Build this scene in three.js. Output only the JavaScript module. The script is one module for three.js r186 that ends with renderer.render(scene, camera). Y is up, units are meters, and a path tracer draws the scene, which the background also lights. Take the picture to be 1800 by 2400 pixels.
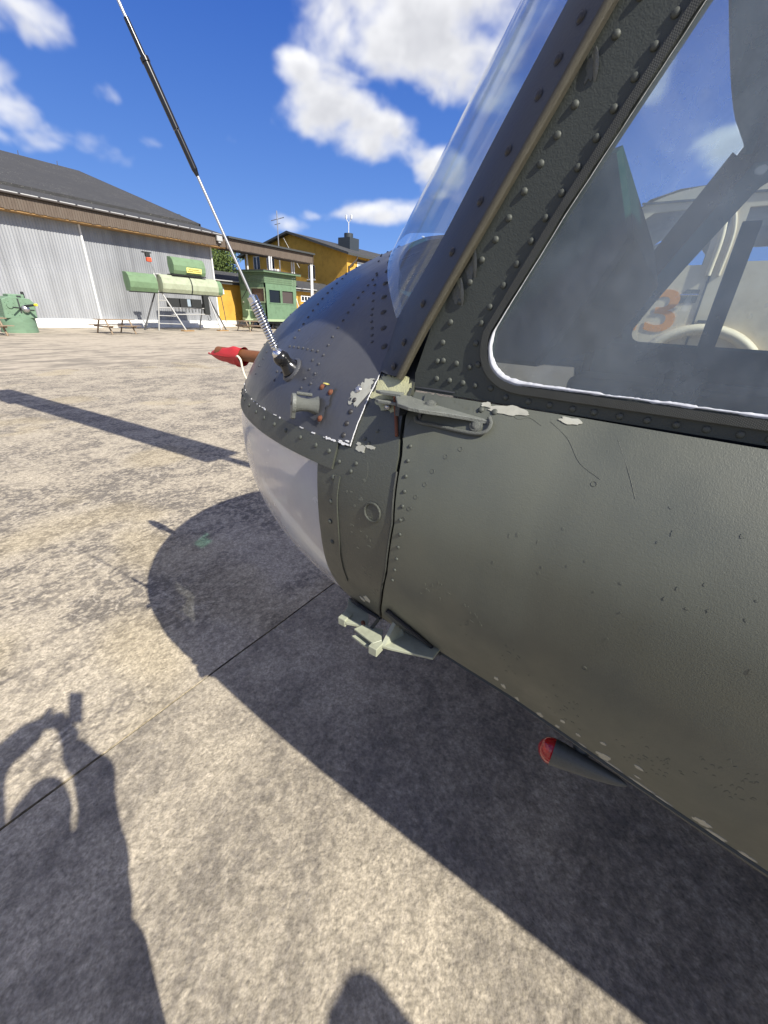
import * as THREE from 'three';
import { mergeGeometries } from 'three/addons/utils/BufferGeometryUtils.js';
import { MarchingCubes } from 'three/addons/objects/MarchingCubes.js';
import { RoundedBoxGeometry } from 'three/addons/geometries/RoundedBoxGeometry.js';
import { TextGeometry } from 'three/addons/geometries/TextGeometry.js';
import { FontLoader } from 'three/addons/loaders/FontLoader.js';

// ---------------------------------------------------------------- camera, sun, exposure
const V = (x, y, z) => new THREE.Vector3(x, y, z);
const scene = new THREE.Scene();
const camera = new THREE.PerspectiveCamera(103.84, 0.75, 0.02, 2000);
camera.position.set(0, 1.8, 0);
camera.up.set(0.346612, 0.895108, -0.280433);
camera.lookAt(0.756176, 1.8 - 0.443543, -0.481111);
const renderer = new THREE.WebGLRenderer({ antialias: true });
renderer.toneMapping = THREE.LinearToneMapping;
renderer.toneMappingExposure = 1.5;
renderer.shadowMap.enabled = true;
const SUN = V(-0.140, 0.665, 0.735).normalize();
const sun = new THREE.DirectionalLight(new THREE.Color(1, 0.95, 0.86), 5);
sun.position.copy(SUN).multiplyScalar(60);
sun.castShadow = true;
sun.shadow.mapSize.set(2048, 2048);
Object.assign(sun.shadow.camera, { left: -45, right: 45, top: 45, bottom: -45, near: 1, far: 160 });
scene.add(sun, sun.target);
const SKY_GAIN = 0.645;

// ---------------------------------------------------------------- noise
function rng(seed) { let s = seed >>> 0; return () => { s = (s + 0x6d2b79f5) | 0; let t = Math.imul(s ^ (s >>> 15), 1 | s); t = (t + Math.imul(t ^ (t >>> 7), 61 | t)) ^ t; return ((t ^ (t >>> 14)) >>> 0) / 4294967296; }; }
const TAB = new Float32Array(65536); { const r = rng(7); for (let i = 0; i < 65536; i++) TAB[i] = r(); }
const lerp = (a, b, t) => a + (b - a) * t, clamp = (x, a = 0, b = 1) => Math.min(b, Math.max(a, x));
const smooth = (a, b, x) => { const t = clamp((x - a) / (b - a)); return t * t * (3 - 2 * t); };
function vn(x, y, px, py, seed = 0) {                                  // tileable value noise, period px by py cells
  const xi = Math.floor(x), yi = Math.floor(y); let fx = x - xi, fy = y - yi;
  fx = fx * fx * (3 - 2 * fx); fy = fy * fy * (3 - 2 * fy);
  const x0 = ((xi % px) + px) % px, x1 = (x0 + 1) % px, y0 = ((yi % py) + py) % py, y1 = (y0 + 1) % py;
  const h = (a, b) => TAB[(a * 419 + b * 7919 + seed * 1013 + ((a * b) & 255) * 31) & 65535];
  return lerp(lerp(h(x0, y0), h(x1, y0), fx), lerp(h(x0, y1), h(x1, y1), fx), fy);
}
function fbm(u, v, cells, oct, seed = 0, gain = 0.5, ay = 1) {           // u, v in 0..1 over the tile
  let s = 0, a = 1, n = 0, c = cells;
  for (let i = 0; i < oct; i++) { const cy = Math.max(1, Math.round(c * ay)); s += a * vn(u * c, v * cy, c, cy, seed + i * 17); n += a; a *= gain; c *= 2; }
  return s / n;
}
function n3(x, y, z, seed = 0) {
  const xi = Math.floor(x), yi = Math.floor(y), zi = Math.floor(z); let fx = x - xi, fy = y - yi, fz = z - zi;
  fx = fx * fx * (3 - 2 * fx); fy = fy * fy * (3 - 2 * fy); fz = fz * fz * (3 - 2 * fz);
  const h = (a, b, c) => TAB[(Math.imul(a, 419) + Math.imul(b, 7919) + Math.imul(c, 15731) + seed * 1013) & 65535];
  return lerp(lerp(lerp(h(xi, yi, zi), h(xi + 1, yi, zi), fx), lerp(h(xi, yi + 1, zi), h(xi + 1, yi + 1, zi), fx), fy), lerp(lerp(h(xi, yi, zi + 1), h(xi + 1, yi, zi + 1), fx), lerp(h(xi, yi + 1, zi + 1), h(xi + 1, yi + 1, zi + 1), fx), fy), fz);
}
const fbm3 = (x, y, z, oct, seed = 0) => { let s = 0, a = 1, n = 0; for (let i = 0; i < oct; i++) { s += a * n3(x, y, z, seed + i * 5); n += a; a *= 0.52; x *= 2.03; y *= 2.03; z *= 2.03; } return s / n; };
const enc = (c) => 255 * clamp(c <= 0.0031308 ? 12.92 * c : 1.055 * Math.pow(c, 1 / 2.4) - 0.055);
function tex(w, h, fn, color = true, repeat = [1, 1]) {
  const d = new Uint8Array(w * h * 4);
  for (let j = 0, i = 0; j < h; j++) for (let k = 0; k < w; k++, i += 4) {
    const c = fn((k + 0.5) / w, (j + 0.5) / h, k, j);
    if (color) { d[i] = enc(c[0]); d[i + 1] = enc(c[1]); d[i + 2] = enc(c[2]); } else d[i] = d[i + 1] = d[i + 2] = 255 * clamp(c);
    d[i + 3] = 255;
  }
  const t = new THREE.DataTexture(d, w, h, THREE.RGBAFormat);
  t.wrapS = t.wrapT = THREE.RepeatWrapping; t.magFilter = THREE.LinearFilter; t.minFilter = THREE.LinearMipmapLinearFilter; t.generateMipmaps = true;
  if (color) t.colorSpace = THREE.SRGBColorSpace;
  t.repeat.set(...repeat); t.needsUpdate = true;
  return t;
}
const again = (t, sx, sy, ox = 0, oy = 0) => { const c = t.clone(); c.repeat.set(sx, sy); c.offset.set(ox, oy); c.needsUpdate = true; return c; };
const mixc = (a, b, t) => [lerp(a[0], b[0], t), lerp(a[1], b[1], t), lerp(a[2], b[2], t)];

// ---------------------------------------------------------------- sky: blue air with fair-weather clouds
{
  const W = 2304, H = 1152, data = new Float32Array(W * H * 4);
  // clouds that stand before the camera: azimuth from -z towards +x, elevation, half widths (degrees), weight
  const blobs = [[59.8, 24.6, 11.5, 4.4, 1.2], [53.4, 25, 7, 2.2, 1], [65.1, 22.3, 6, 3.4, 1.2], [50, 18.7, 5.6, 2.7, 1.15], [46.5, 20.6, 3, 1.4, 1], [54, 17, 6, 2.2, 1.1], [58.3, 16.5, 2.8, 1.8, 0.95], [61.8, 14.6, 2.6, 2.2, 0.85],
    [56.8, 10.3, 5.5, 1.3, 0.85], [53.3, 9.8, 2, 0.8, 0.6], [44.5, 8.4, 2.6, 1, 0.75], [46.9, 9.5, 1.2, 0.5, 0.5], [23, 19.9, 4.2, 1.6, 1.05], [20.6, 14.8, 2.6, 3, 1.05], [21.4, 12.3, 3.6, 1.1, 0.85], [28.3, 12.7, 2.6, 1.6, 0.92], [26.4, 13, 2.2, 1.1, 0.85],
    [31.6, 13.7, 2, 0.9, 0.75], [39.5, 15.2, 1.7, 0.6, 0.6], [24.4, 13.1, 3.2, 0.9, 0.75], [24.6, 17.1, 1.3, 0.8, 0.35], [28.7, 16.7, 1.1, 0.8, 0.36], [70, 29, 9, 4, 1.1], [52, 31, 8, 3, 0.9], [80, 20, 4, 2.4, 0.9], [90, 15, 6, 2.2, 0.9], [74, 10, 3, 1.4, 0.8], [86, 26, 5, 2.5, 0.9]];
  const deg = 180 / Math.PI;
  const dens = (az, el, x, y, z) => {
    let near = 0;
    for (const [a, e, ra, re, w] of blobs) {
      const da = (((az - a + 540) % 360) - 180) / ra, de = (el - e) / re, q = da * da + de * de;
      if (q < 4) near = Math.max(near, w * (1 - q * 0.5));
    }
    const wx = fbm3(x * 6, y * 9, z * 6, 3, 41) * 0.16, n = fbm3((x + wx) * 13, (y + wx * 0.6) * 21, z * 13, 6, 3), big = fbm3(x * 3.1 + 4, y * 7, z * 3.1, 3, 11);
    const inView = smooth(8, 16, az) * (1 - smooth(92, 104, az)) * (1 - smooth(28, 36, el));
    const gen = smooth(0.38, 0.56, big) * 0.95;
    return clamp((Math.max(near, gen * (1 - inView)) - 0.6 + (n - 0.5) * 1.9) * 1.1 + 0.2);
  };
  for (let j = 0; j < H; j++) {
    const el = ((j + 0.5) / H - 0.5) * Math.PI, y = Math.sin(el), cy = Math.cos(el), e = el * deg;
    for (let i = 0; i < W; i++) {
      const ph = ((i + 0.5) / W - 0.5) * 2 * Math.PI, x = cy * Math.cos(ph), z = cy * Math.sin(ph), o = (j * W + i) * 4;
      let c;
      if (e < -1) c = [0.24, 0.23, 0.21];
      else {
        const t = clamp(e / 60), s = Math.pow(t, 0.55), dot = x * SUN.x + y * SUN.y + z * SUN.z;
        c = mixc([0.17, 0.44, 1.06], [0.01, 0.07, 0.45], clamp(s * 1.28));
        c = mixc(c, [0.42, 0.66, 1.08], 0.75 * Math.exp(-Math.max(e, 0) / 8));
        const glow = 0.35 * Math.exp((dot - 1) * 14) + 0.5 * Math.exp((dot - 1) * 90);
        c = [c[0] + glow, c[1] + glow * 0.98, c[2] + glow * 0.9];
        if (e > 1) {
          const az = Math.atan2(x, -z) * deg, d = dens(az, e, x, y, z);
          if (d > 0) {
            const up = dens(az - 0.6, e + 0.9, x, y + 0.016, z) ;
            const lit = clamp(0.95 - 0.42 * up * d + (fbm3(x * 30, y * 40, z * 30, 3, 29) - 0.5) * 0.35);
            const white = [0.66 + 0.42 * lit, 0.68 + 0.4 * lit, 0.76 + 0.33 * lit].map((q) => q * (0.64 + 0.4 * lit));
            c = mixc(c, white, smooth(0.0, 0.85, d) * 0.97);
          }
        }
      }
      data[o] = c[0] * SKY_GAIN; data[o + 1] = c[1] * SKY_GAIN; data[o + 2] = c[2] * SKY_GAIN; data[o + 3] = 1;
    }
  }
  const sky = new THREE.DataTexture(data, W, H, THREE.RGBAFormat, THREE.FloatType);
  sky.mapping = THREE.EquirectangularReflectionMapping; sky.magFilter = THREE.LinearFilter; sky.minFilter = THREE.LinearFilter; sky.needsUpdate = true;
  scene.background = sky; scene.environment = sky;
}

// ---------------------------------------------------------------- textures
function concreteTex(contrast, streak, seed, N = 2048) {                          // 6 m tile
  return tex(N, N, (u, v) => {
    const big = fbm(u, v, 4, 4, seed), mid = fbm(u, v, 20, 4, seed + 1, 0.62, streak), s2 = fbm(u, v, 170, 3, seed + 2, 0.72, streak), spk = vn(u * 1000, v * 1000, 1000, 1000, 12), g = TAB[((u * 2048 | 0) * 331 + (v * 2048 | 0) * 1777) & 65535];
    const zone = smooth(0.3, 0.66, big * 0.5 + mid * 0.5);
    let d = (0.62 - 0.38 * contrast) * zone + contrast * smooth(0.42, 0.6, s2 * 0.66 + mid * 0.2 + spk * 0.14) * (0.35 + 0.65 * zone) + 0.34 * (spk - 0.5);
    const vein = Math.abs(2 * fbm(u + big * 0.06, v + mid * 0.03, 15, 5, seed + 5, 0.6) - 1), light = contrast * (1 - smooth(0.0, 0.03, vein)) * smooth(0.42, 0.6, mid);
    const sp5 = vn(u * 480, v * 480, 480, 480, 18), k = (0.6 + 0.8 * spk) * (0.76 + 0.48 * sp5) * (0.84 + 0.32 * g);
    let c = mixc([0.44, 0.382, 0.285], [0.165, 0.145, 0.117], clamp(d));
    c = mixc(c, [0.52, 0.46, 0.36], light * 0.55);
    c = mixc(c, [0.42, 0.34, 0.19], smooth(0.64, 0.76, fbm(u, v, 5, 3, seed + 9)) * 0.3);
    return [c[0] * k, c[1] * k, c[2] * k];
  });
}
const concreteNear = concreteTex(0.35, 1.2, 1), concreteMid = concreteTex(1, 1.35, 201, 1536);
const concreteFar = tex(1024, 1024, (u, v) => {                         // 24 m tile
  const big = fbm(u, v, 3, 3, 21), mid = fbm(u, v, 30, 5, 22, 0.62, 2.4), fine = fbm(u, v, 200, 2, 23);
  const d = smooth(0.4, 0.66, mid * 0.75 + big * 0.25), c = mixc([0.42, 0.362, 0.275], [0.235, 0.206, 0.16], d), k = 0.86 + 0.28 * fine;
  return [c[0] * k, c[1] * k, c[2] * k];
});
const concreteBump = tex(1024, 1024, (u, v) => 0.55 * fbm(u, v, 220, 3, 31, 0.6) + 0.45 * fbm(u, v, 30, 4, 32), false);   // 3 m tile
const paintBump = tex(1024, 1024, (u, v) => {                           // 0.5 m tile: orange peel, brush lines, pimples
  const st = vn(u * 150, v * 150, 150, 150, 41), st2 = vn(u * 70, v * 70, 70, 70, 42), br = vn(u * 14 + v * 3, v * 90 + 1.5 * fbm(u, v, 5, 2, 44), 14, 90, 43), big = fbm(u, v, 6, 3, 45);
  const pim = smooth(0.965, 0.99, vn(u * 60, v * 60, 60, 60, 46));
  return 0.38 * st + 0.2 * st2 + 0.14 * br + 0.28 * big + 0.4 * pim;
}, false);
const paintTone = tex(1024, 1024, (u, v) => {                           // 1 m tile multiplier: patches, specks, runs
  const a = fbm(u, v, 5, 5, 51, 0.6), sp = smooth(0.94, 0.98, vn(u * 240, v * 240, 240, 240, 52)), run = fbm(u, v, 40, 3, 53, 0.6, 0.12);
  const k = 0.8 + 0.3 * a + 0.1 * (run - 0.5);
  return [k + sp * 0.14, k + sp * 0.14, (k + sp * 0.14) * (0.97 + 0.05 * a)];
});
const roughMap = tex(512, 512, (u, v) => 0.62 + 0.5 * (fbm(u, v, 8, 5, 61, 0.6) - 0.5), false);
const grime = tex(512, 512, (u, v) => { const k = 0.72 + 0.5 * fbm(u, v, 10, 5, 71, 0.62); return [k, k * 0.99, k * 0.97]; });
const woodTone = tex(512, 512, (u, v) => { const k = 0.6 + 0.7 * fbm(u, v, 60, 4, 81, 0.6, 0.08); return [k, k * 0.95, k * 0.9]; });
const feltTone = tex(1024, 1024, (u, v) => { const k = 0.75 + 0.5 * fbm(u, v, 40, 4, 91, 0.6), s = smooth(0.86, 0.93, vn(u * 170, v * 300, 170, 300, 92)) * smooth(0.4, 0.6, fbm(u, v, 8, 3, 93)); return mixc([0.045 * k, 0.045 * k, 0.045 * k], [0.26, 0.25, 0.21], s); });
const zincTone = tex(1024, 1024, (u, v) => { const k = 0.31 + 0.2 * (fbm(u, v, 10, 4, 95, 0.6, 0.12) - 0.5) + 0.12 * (fbm(u, v, 5, 4, 96) - 0.5) + 0.06 * (vn(u * 60, v, 60, 1, 97) - 0.5); return [k * 0.97, k, k * 1.03]; });
const knurl = tex(128, 128, (u, v) => 0.5 + 0.25 * Math.sin(u * 2 * Math.PI * 8) + 0.25 * Math.sin(v * 2 * Math.PI * 8 + (Math.floor(u * 8) % 2) * Math.PI) + 0.3 * (fbm(u, v, 6, 3, 99) - 0.5), false);
const dustMap = tex(1024, 1024, (u, v) => {                             // roughness of a dusty pane
  const a = fbm(u, v, 5, 5, 101, 0.6), b = fbm(u, v, 60, 3, 102, 0.7, 0.8), spot = smooth(0.9, 0.95, vn(u * 26, v * 26, 26, 26, 103)) * 0.12;
  return clamp(0.2 + 0.3 * (a - 0.4) + 0.2 * (b - 0.5) + spot, 0.04, 0.9);
}, false);

const veil = tex(1024, 1024, (u, v) => {                                // how clear a dusty pane is
  const a = fbm(u, v, 4, 5, 111, 0.6), b = fbm(u, v, 50, 3, 112, 0.7, 0.6), spot = smooth(0.9, 0.97, vn(u * 30, v * 30, 30, 30, 113)) * smooth(0.5, 0.7, fbm(u, v, 9, 2, 114));
  return clamp(0.9 - 0.24 * (a - 0.35) - 0.05 * (b - 0.4) - 0.12 * spot, 0.4, 0.97);
}, false);
// ---------------------------------------------------------------- materials
const mat = (color, roughness = 0.6, extra = {}) => new THREE.MeshPhysicalMaterial({ color: new THREE.Color().setRGB(...color), roughness, side: THREE.DoubleSide, ...extra });
const pb = (sx = 2, sy = 2) => again(paintBump, sx, sy);
const M = {
  hull: mat([0.088, 0.095, 0.07], 0.95, { ior: 1.75, map: paintTone, roughnessMap: again(roughMap, 1.5, 1.5), bumpMap: pb(7, 7), bumpScale: 0.0003 }),
  frame: mat([0.056, 0.061, 0.046], 0.85, { ior: 1.7, map: paintTone, roughnessMap: again(roughMap, 1.5, 1.5), bumpMap: pb(4, 4), bumpScale: 0.0007 }),
  doorFrame: mat([0.044, 0.051, 0.043], 0.62, { map: paintTone, bumpMap: pb(5, 5), bumpScale: 0.00045 }),
  nose: mat([0.07, 0.072, 0.078], 0.55, { map: again(paintTone, 0.7, 0.7), roughnessMap: again(roughMap, 1, 1), bumpMap: pb(1, 1), bumpScale: 0.0006 }),
  post: mat([0.042, 0.045, 0.048], 0.5, { map: paintTone, bumpMap: pb(2, 2), bumpScale: 0.0004 }),
  rivet: mat([0.062, 0.068, 0.056], 0.62), rivetNose: mat([0.055, 0.057, 0.064], 0.6), screw: mat([0.035, 0.033, 0.032], 0.45), steelScrew: mat([0.5, 0.5, 0.5], 0.3, { metalness: 0.9 }),
  gutter: mat([0.095, 0.085, 0.055], 0.6, { map: again(grime, 3, 3), bumpMap: pb(6, 6), bumpScale: 0.001 }),
  seal: mat([0.042, 0.045, 0.039], 0.6, { map: again(grime, 4, 4), bumpMap: again(knurl, 60, 60), bumpScale: 0.0003 }),
  sealant: mat([0.6, 0.62, 0.66], 0.6, { map: again(grime, 6, 6) }),
  primer: mat([0.42, 0.42, 0.25], 0.55, { map: again(grime, 6, 6), bumpMap: pb(5, 5), bumpScale: 0.0012 }),
  primerGrey: mat([0.4, 0.4, 0.34], 0.6, { map: again(grime, 6, 6) }), primerGreen: mat([0.34, 0.36, 0.27], 0.5, { map: again(grime, 8, 8) }),
  bracket: mat([0.15, 0.16, 0.145], 0.5, { map: again(grime, 6, 6), bumpMap: pb(5, 5), bumpScale: 0.0012 }), bracketDark: mat([0.035, 0.04, 0.045], 0.45, { map: again(grime, 6, 6), bumpMap: pb(6, 6), bumpScale: 0.002 }),
  rust: mat([0.16, 0.055, 0.025], 0.85, { map: again(grime, 12, 12) }), black: mat([0.012, 0.012, 0.013], 0.22), rubber: mat([0.02, 0.02, 0.021], 0.5), darkHole: mat([0.01, 0.01, 0.01], 0.9),
  chrome: mat([0.72, 0.72, 0.72], 0.22, { metalness: 1 }), steel: mat([0.5, 0.5, 0.5], 0.4, { metalness: 0.85 }),
  red: mat([0.52, 0.03, 0.03], 0.55, { bumpMap: pb(6, 6), bumpScale: 0.002 }), leather: mat([0.2, 0.075, 0.025], 0.6, { map: again(grime, 8, 8) }), rope: mat([0.75, 0.7, 0.55], 0.8),
  chin: mat([0.78, 0.78, 0.81], 0.8, { roughnessMap: again(dustMap, 1.2, 1.2), transmission: 0.56, thickness: 0, ior: 1.49 }),
  pane: mat([0.76, 0.88, 0.97], 1, { roughnessMap: again(dustMap, 1.6, 1.6), transmission: 1, transmissionMap: again(veil, 1.3, 1.3), thickness: 0, ior: 1.49 }),
  windshield: mat([0.8, 0.88, 0.95], 0.12, { transmission: 0.86, thickness: 0, ior: 1.75 }), farPane: mat([0.9, 0.94, 0.95], 0.05, { transmission: 0.97, thickness: 0, ior: 1.4 }),
  greenPane: mat([0.12, 0.55, 0.42], 0.05, { transmission: 0.97, thickness: 0, ior: 1.4 }),
  teal: mat([0.06, 0.13, 0.14], 0.6, { map: again(grime, 3, 3) }), cockpit: mat([0.06, 0.09, 0.095], 0.7), cockpitGreen: mat([0.16, 0.34, 0.24], 0.6, { map: again(grime, 4, 4) }), hood: mat([0.018, 0.02, 0.024], 0.75), seat: mat([0.035, 0.045, 0.05], 0.85),
  redLens: mat([0.75, 0.02, 0.035], 0.08, { transmission: 0.6, thickness: 0, ior: 1.5, clearcoat: 1 }), lampFairing: mat([0.07, 0.08, 0.08], 0.4, { map: again(grime, 5, 5) }), bulbGlass: mat([0.8, 0.75, 0.75], 0.2, { metalness: 0.7 }),
  concrete: mat([1, 1, 1], 0.92, { map: again(concreteNear, 1 / 6, 1 / 6), bumpMap: again(concreteBump, 1 / 2, 1 / 2), bumpScale: 0.006 }),
  concreteMid: mat([1, 1, 1], 0.92, { map: again(concreteMid, 1 / 6, 1 / 6), bumpMap: again(concreteBump, 1 / 2, 1 / 2), bumpScale: 0.006 }),
  concreteFar: mat([1, 1, 1], 0.92, { map: again(concreteFar, 1 / 24, 1 / 24) }), joint: mat([0.03, 0.028, 0.025], 0.95), soil: mat([0.11, 0.12, 0.06], 1, { map: again(grime, 0.05, 0.05) }),
  zinc: mat([1, 1, 1], 0.5, { map: again(zincTone, 0.07, 0.09), metalness: 0.25 }), whiteWall: mat([0.78, 0.78, 0.76], 0.8, { map: again(grime, 0.3, 0.3) }), whitePaint: mat([0.75, 0.75, 0.73], 0.6),
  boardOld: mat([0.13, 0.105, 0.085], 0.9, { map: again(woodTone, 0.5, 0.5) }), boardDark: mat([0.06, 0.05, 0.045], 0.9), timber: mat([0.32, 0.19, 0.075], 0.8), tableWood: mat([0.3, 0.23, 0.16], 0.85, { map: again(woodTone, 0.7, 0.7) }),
  felt: mat([1, 1, 1], 0.95, { map: again(feltTone, 0.1, 0.1) }), feltEdge: mat([0.05, 0.055, 0.055], 0.8), yellow: mat([0.58, 0.34, 0.055], 0.9, { map: again(grime, 0.25, 0.25), bumpMap: again(paintBump, 0.3, 0.3), bumpScale: 0.02 }),
  hutGreen: mat([0.13, 0.22, 0.13], 0.75, { map: again(grime, 0.5, 0.5) }), hutLight: mat([0.34, 0.42, 0.25], 0.7), plank: mat([0.12, 0.2, 0.12], 0.85, { map: again(woodTone, 0.4, 0.4) }), winDark: mat([0.01, 0.012, 0.014], 0.12), winBrown: mat([0.12, 0.075, 0.055], 0.5), curtain: mat([0.07, 0.055, 0.05], 0.6),
  podLight: mat([0.36, 0.4, 0.28], 0.7, { map: again(grime, 0.4, 0.4) }), podGreen: mat([0.15, 0.24, 0.13], 0.7, { map: again(grime, 0.4, 0.4) }), podDark: mat([0.02, 0.022, 0.02], 0.6), legDark: mat([0.07, 0.07, 0.07], 0.6), alu: mat([0.55, 0.55, 0.52], 0.5, { metalness: 0.4 }),
  turret: mat([0.16, 0.26, 0.17], 0.7, { map: again(grime, 0.8, 0.8) }), turretDark: mat([0.03, 0.035, 0.035], 0.6), yellowTip: mat([0.85, 0.72, 0.05], 0.6), plateYellow: mat([0.85, 0.75, 0.2], 0.6), orange: mat([0.75, 0.09, 0.03], 0.6),
  tan: mat([0.72, 0.6, 0.4], 0.65, { map: again(grime, 0.7, 0.7) }), tanGlass: mat([0.8, 0.86, 0.9], 0.05, { transmission: 0.95, thickness: 0, ior: 1.45 }), orangePaint: mat([0.75, 0.3, 0.04], 0.65), tyre: mat([0.025, 0.025, 0.025], 0.9),
  leafA: mat([0.05, 0.085, 0.02], 0.8), leafB: mat([0.09, 0.13, 0.028], 0.8), leafDark: mat([0.025, 0.05, 0.018], 0.85), bark: mat([0.09, 0.065, 0.045], 0.95), chimney: mat([0.035, 0.045, 0.055], 0.6), glassBlue: mat([0.3, 0.36, 0.4], 0.15),
};

// ---------------------------------------------------------------- things and parts
const counts = new Map(), origin = new Map();
const numbered = (n) => { const k = counts.get(n) ?? 0; counts.set(n, k + 1); return k ? `${n}_${String(k).padStart(3, '0')}` : n; };
function thing(name, label, category, p = [0, 0, 0], group) {           // a Group at the thing's base; its parts are given in world coordinates
  const o = new THREE.Group(); o.name = numbered(name); o.position.set(...p); scene.add(o);
  o.userData = { label, category }; if (group) o.userData.group = group;
  origin.set(o, V(...p)); return o;
}
function struct(name, p = [0, 0, 0]) { const o = new THREE.Group(); o.name = name; o.userData.kind = 'structure'; o.position.set(...p); scene.add(o); origin.set(o, V(...p)); return o; }
function rootOf(o) { while (o.parent && o.parent !== scene) o = o.parent; return o; }
function part(name, geo, m, parent, label) {
  const g = Array.isArray(geo) ? merged(geo) : geo, o = origin.get(rootOf(parent));
  g.translate(-o.x, -o.y, -o.z);
  const me = new THREE.Mesh(g, m); me.name = name; me.castShadow = me.receiveShadow = true; parent.add(me);
  if (label) me.userData.label = label;
  return me;
}
function placed(name, geo, m, parent, p, q, s) {                        // shared geometry put somewhere
  const o = origin.get(rootOf(parent)), me = new THREE.Mesh(geo, m);
  me.name = name; me.position.copy(p).sub(o); if (q) me.quaternion.copy(q); if (s) me.scale.set(...s);
  me.castShadow = me.receiveShadow = true; parent.add(me); return me;
}
function merged(list) {
  list = list.map((g) => { let h = g.index ? g.toNonIndexed() : g; for (const k of Object.keys(h.attributes)) if (!['position', 'normal', 'uv'].includes(k)) h.deleteAttribute(k); if (!h.attributes.uv) boxUV(h); h.morphAttributes = {}; return h; });
  return mergeGeometries(list);
}
function boxUV(g) {                                                     // uv in metres
  const p = g.attributes.position, n = g.attributes.normal, uv = new Float32Array(p.count * 2);
  for (let i = 0; i < p.count; i++) {
    const ax = Math.abs(n.getX(i)), ay = Math.abs(n.getY(i)), az = Math.abs(n.getZ(i));
    if (ax >= ay && ax >= az) { uv[2 * i] = p.getZ(i); uv[2 * i + 1] = p.getY(i); } else if (ay >= az) { uv[2 * i] = p.getX(i); uv[2 * i + 1] = p.getZ(i); } else { uv[2 * i] = p.getX(i); uv[2 * i + 1] = p.getY(i); }
  }
  g.setAttribute('uv', new THREE.BufferAttribute(uv, 2)); return g;
}
const box = (x0, x1, y0, y1, z0, z1, r = 0) => { const w = x1 - x0, h = y1 - y0, d = z1 - z0; let g = r ? new RoundedBoxGeometry(w, h, d, 2, Math.min(r, w / 2.01, h / 2.01, d / 2.01)) : new THREE.BoxGeometry(w, h, d); g.translate((x0 + x1) / 2, (y0 + y1) / 2, (z0 + z1) / 2); g = g.index ? g.toNonIndexed() : g; return boxUV(g); };
function rod(a, b, r, r2 = r, seg = 8) {
  const d = b.clone().sub(a), g = new THREE.CylinderGeometry(r2, r, d.length(), seg, 1); g.translate(0, d.length() / 2, 0);
  g.applyQuaternion(new THREE.Quaternion().setFromUnitVectors(V(0, 1, 0), d.normalize())); g.translate(a.x, a.y, a.z); return g;
}
const tube = (pts, r, seg = 40, rs = 8, tension = 0.5) => new THREE.TubeGeometry(new THREE.CatmullRomCurve3(pts, false, 'catmullrom', tension), seg, r, rs);
function grid(nu, nv, fn, uvf) {                                        // fn(u, v) -> Vector3
  const pos = [], uv = [], idx = [];
  for (let j = 0; j <= nv; j++) for (let i = 0; i <= nu; i++) { const u = i / nu, v = j / nv, p = fn(u, v); pos.push(p.x, p.y, p.z); const q = uvf ? uvf(u, v, p) : [u, v]; uv.push(q[0], q[1]); }
  for (let j = 0; j < nv; j++) for (let i = 0; i < nu; i++) { const a = j * (nu + 1) + i, b = a + 1, c = a + nu + 1, d = c + 1; idx.push(a, b, d, a, d, c); }
  const g = new THREE.BufferGeometry(); g.setAttribute('position', new THREE.Float32BufferAttribute(pos, 3)); g.setAttribute('uv', new THREE.Float32BufferAttribute(uv, 2)); g.setIndex(idx); g.computeVertexNormals(); return g;
}
function mirrorX(g, cx) { const h = g.index ? g.toNonIndexed() : g.clone(), p = h.attributes.position, n = h.attributes.normal; for (let i = 0; i < p.count; i++) { p.setX(i, 2 * cx - p.getX(i)); n.setX(i, -n.getX(i)); } for (const a of Object.values(h.attributes)) for (let i = 0; i < p.count; i += 3) for (let c = 0; c < a.itemSize; c++) { const t = a.array[(i + 1) * a.itemSize + c]; a.array[(i + 1) * a.itemSize + c] = a.array[(i + 2) * a.itemSize + c]; a.array[(i + 2) * a.itemSize + c] = t; } return h; }
function poly(list, depth, bevel = 0) { const s = new THREE.Shape(list.map((p) => new THREE.Vector2(p[0], p[1]))); return new THREE.ExtrudeGeometry(s, { depth, bevelEnabled: bevel > 0, bevelThickness: bevel, bevelSize: bevel, bevelSegments: 1, curveSegments: 6 }); }
const fromAxes = (x, y, z, o) => new THREE.Matrix4().makeBasis(x, y, z).setPosition(o);
function interp(tab, x) { if (x <= tab[0][0]) return tab[0][1]; for (let i = 1; i < tab.length; i++) if (x <= tab[i][0]) return lerp(tab[i - 1][1], tab[i][1], (x - tab[i - 1][0]) / (tab[i][0] - tab[i - 1][0])); return tab[tab.length - 1][1]; }

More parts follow.
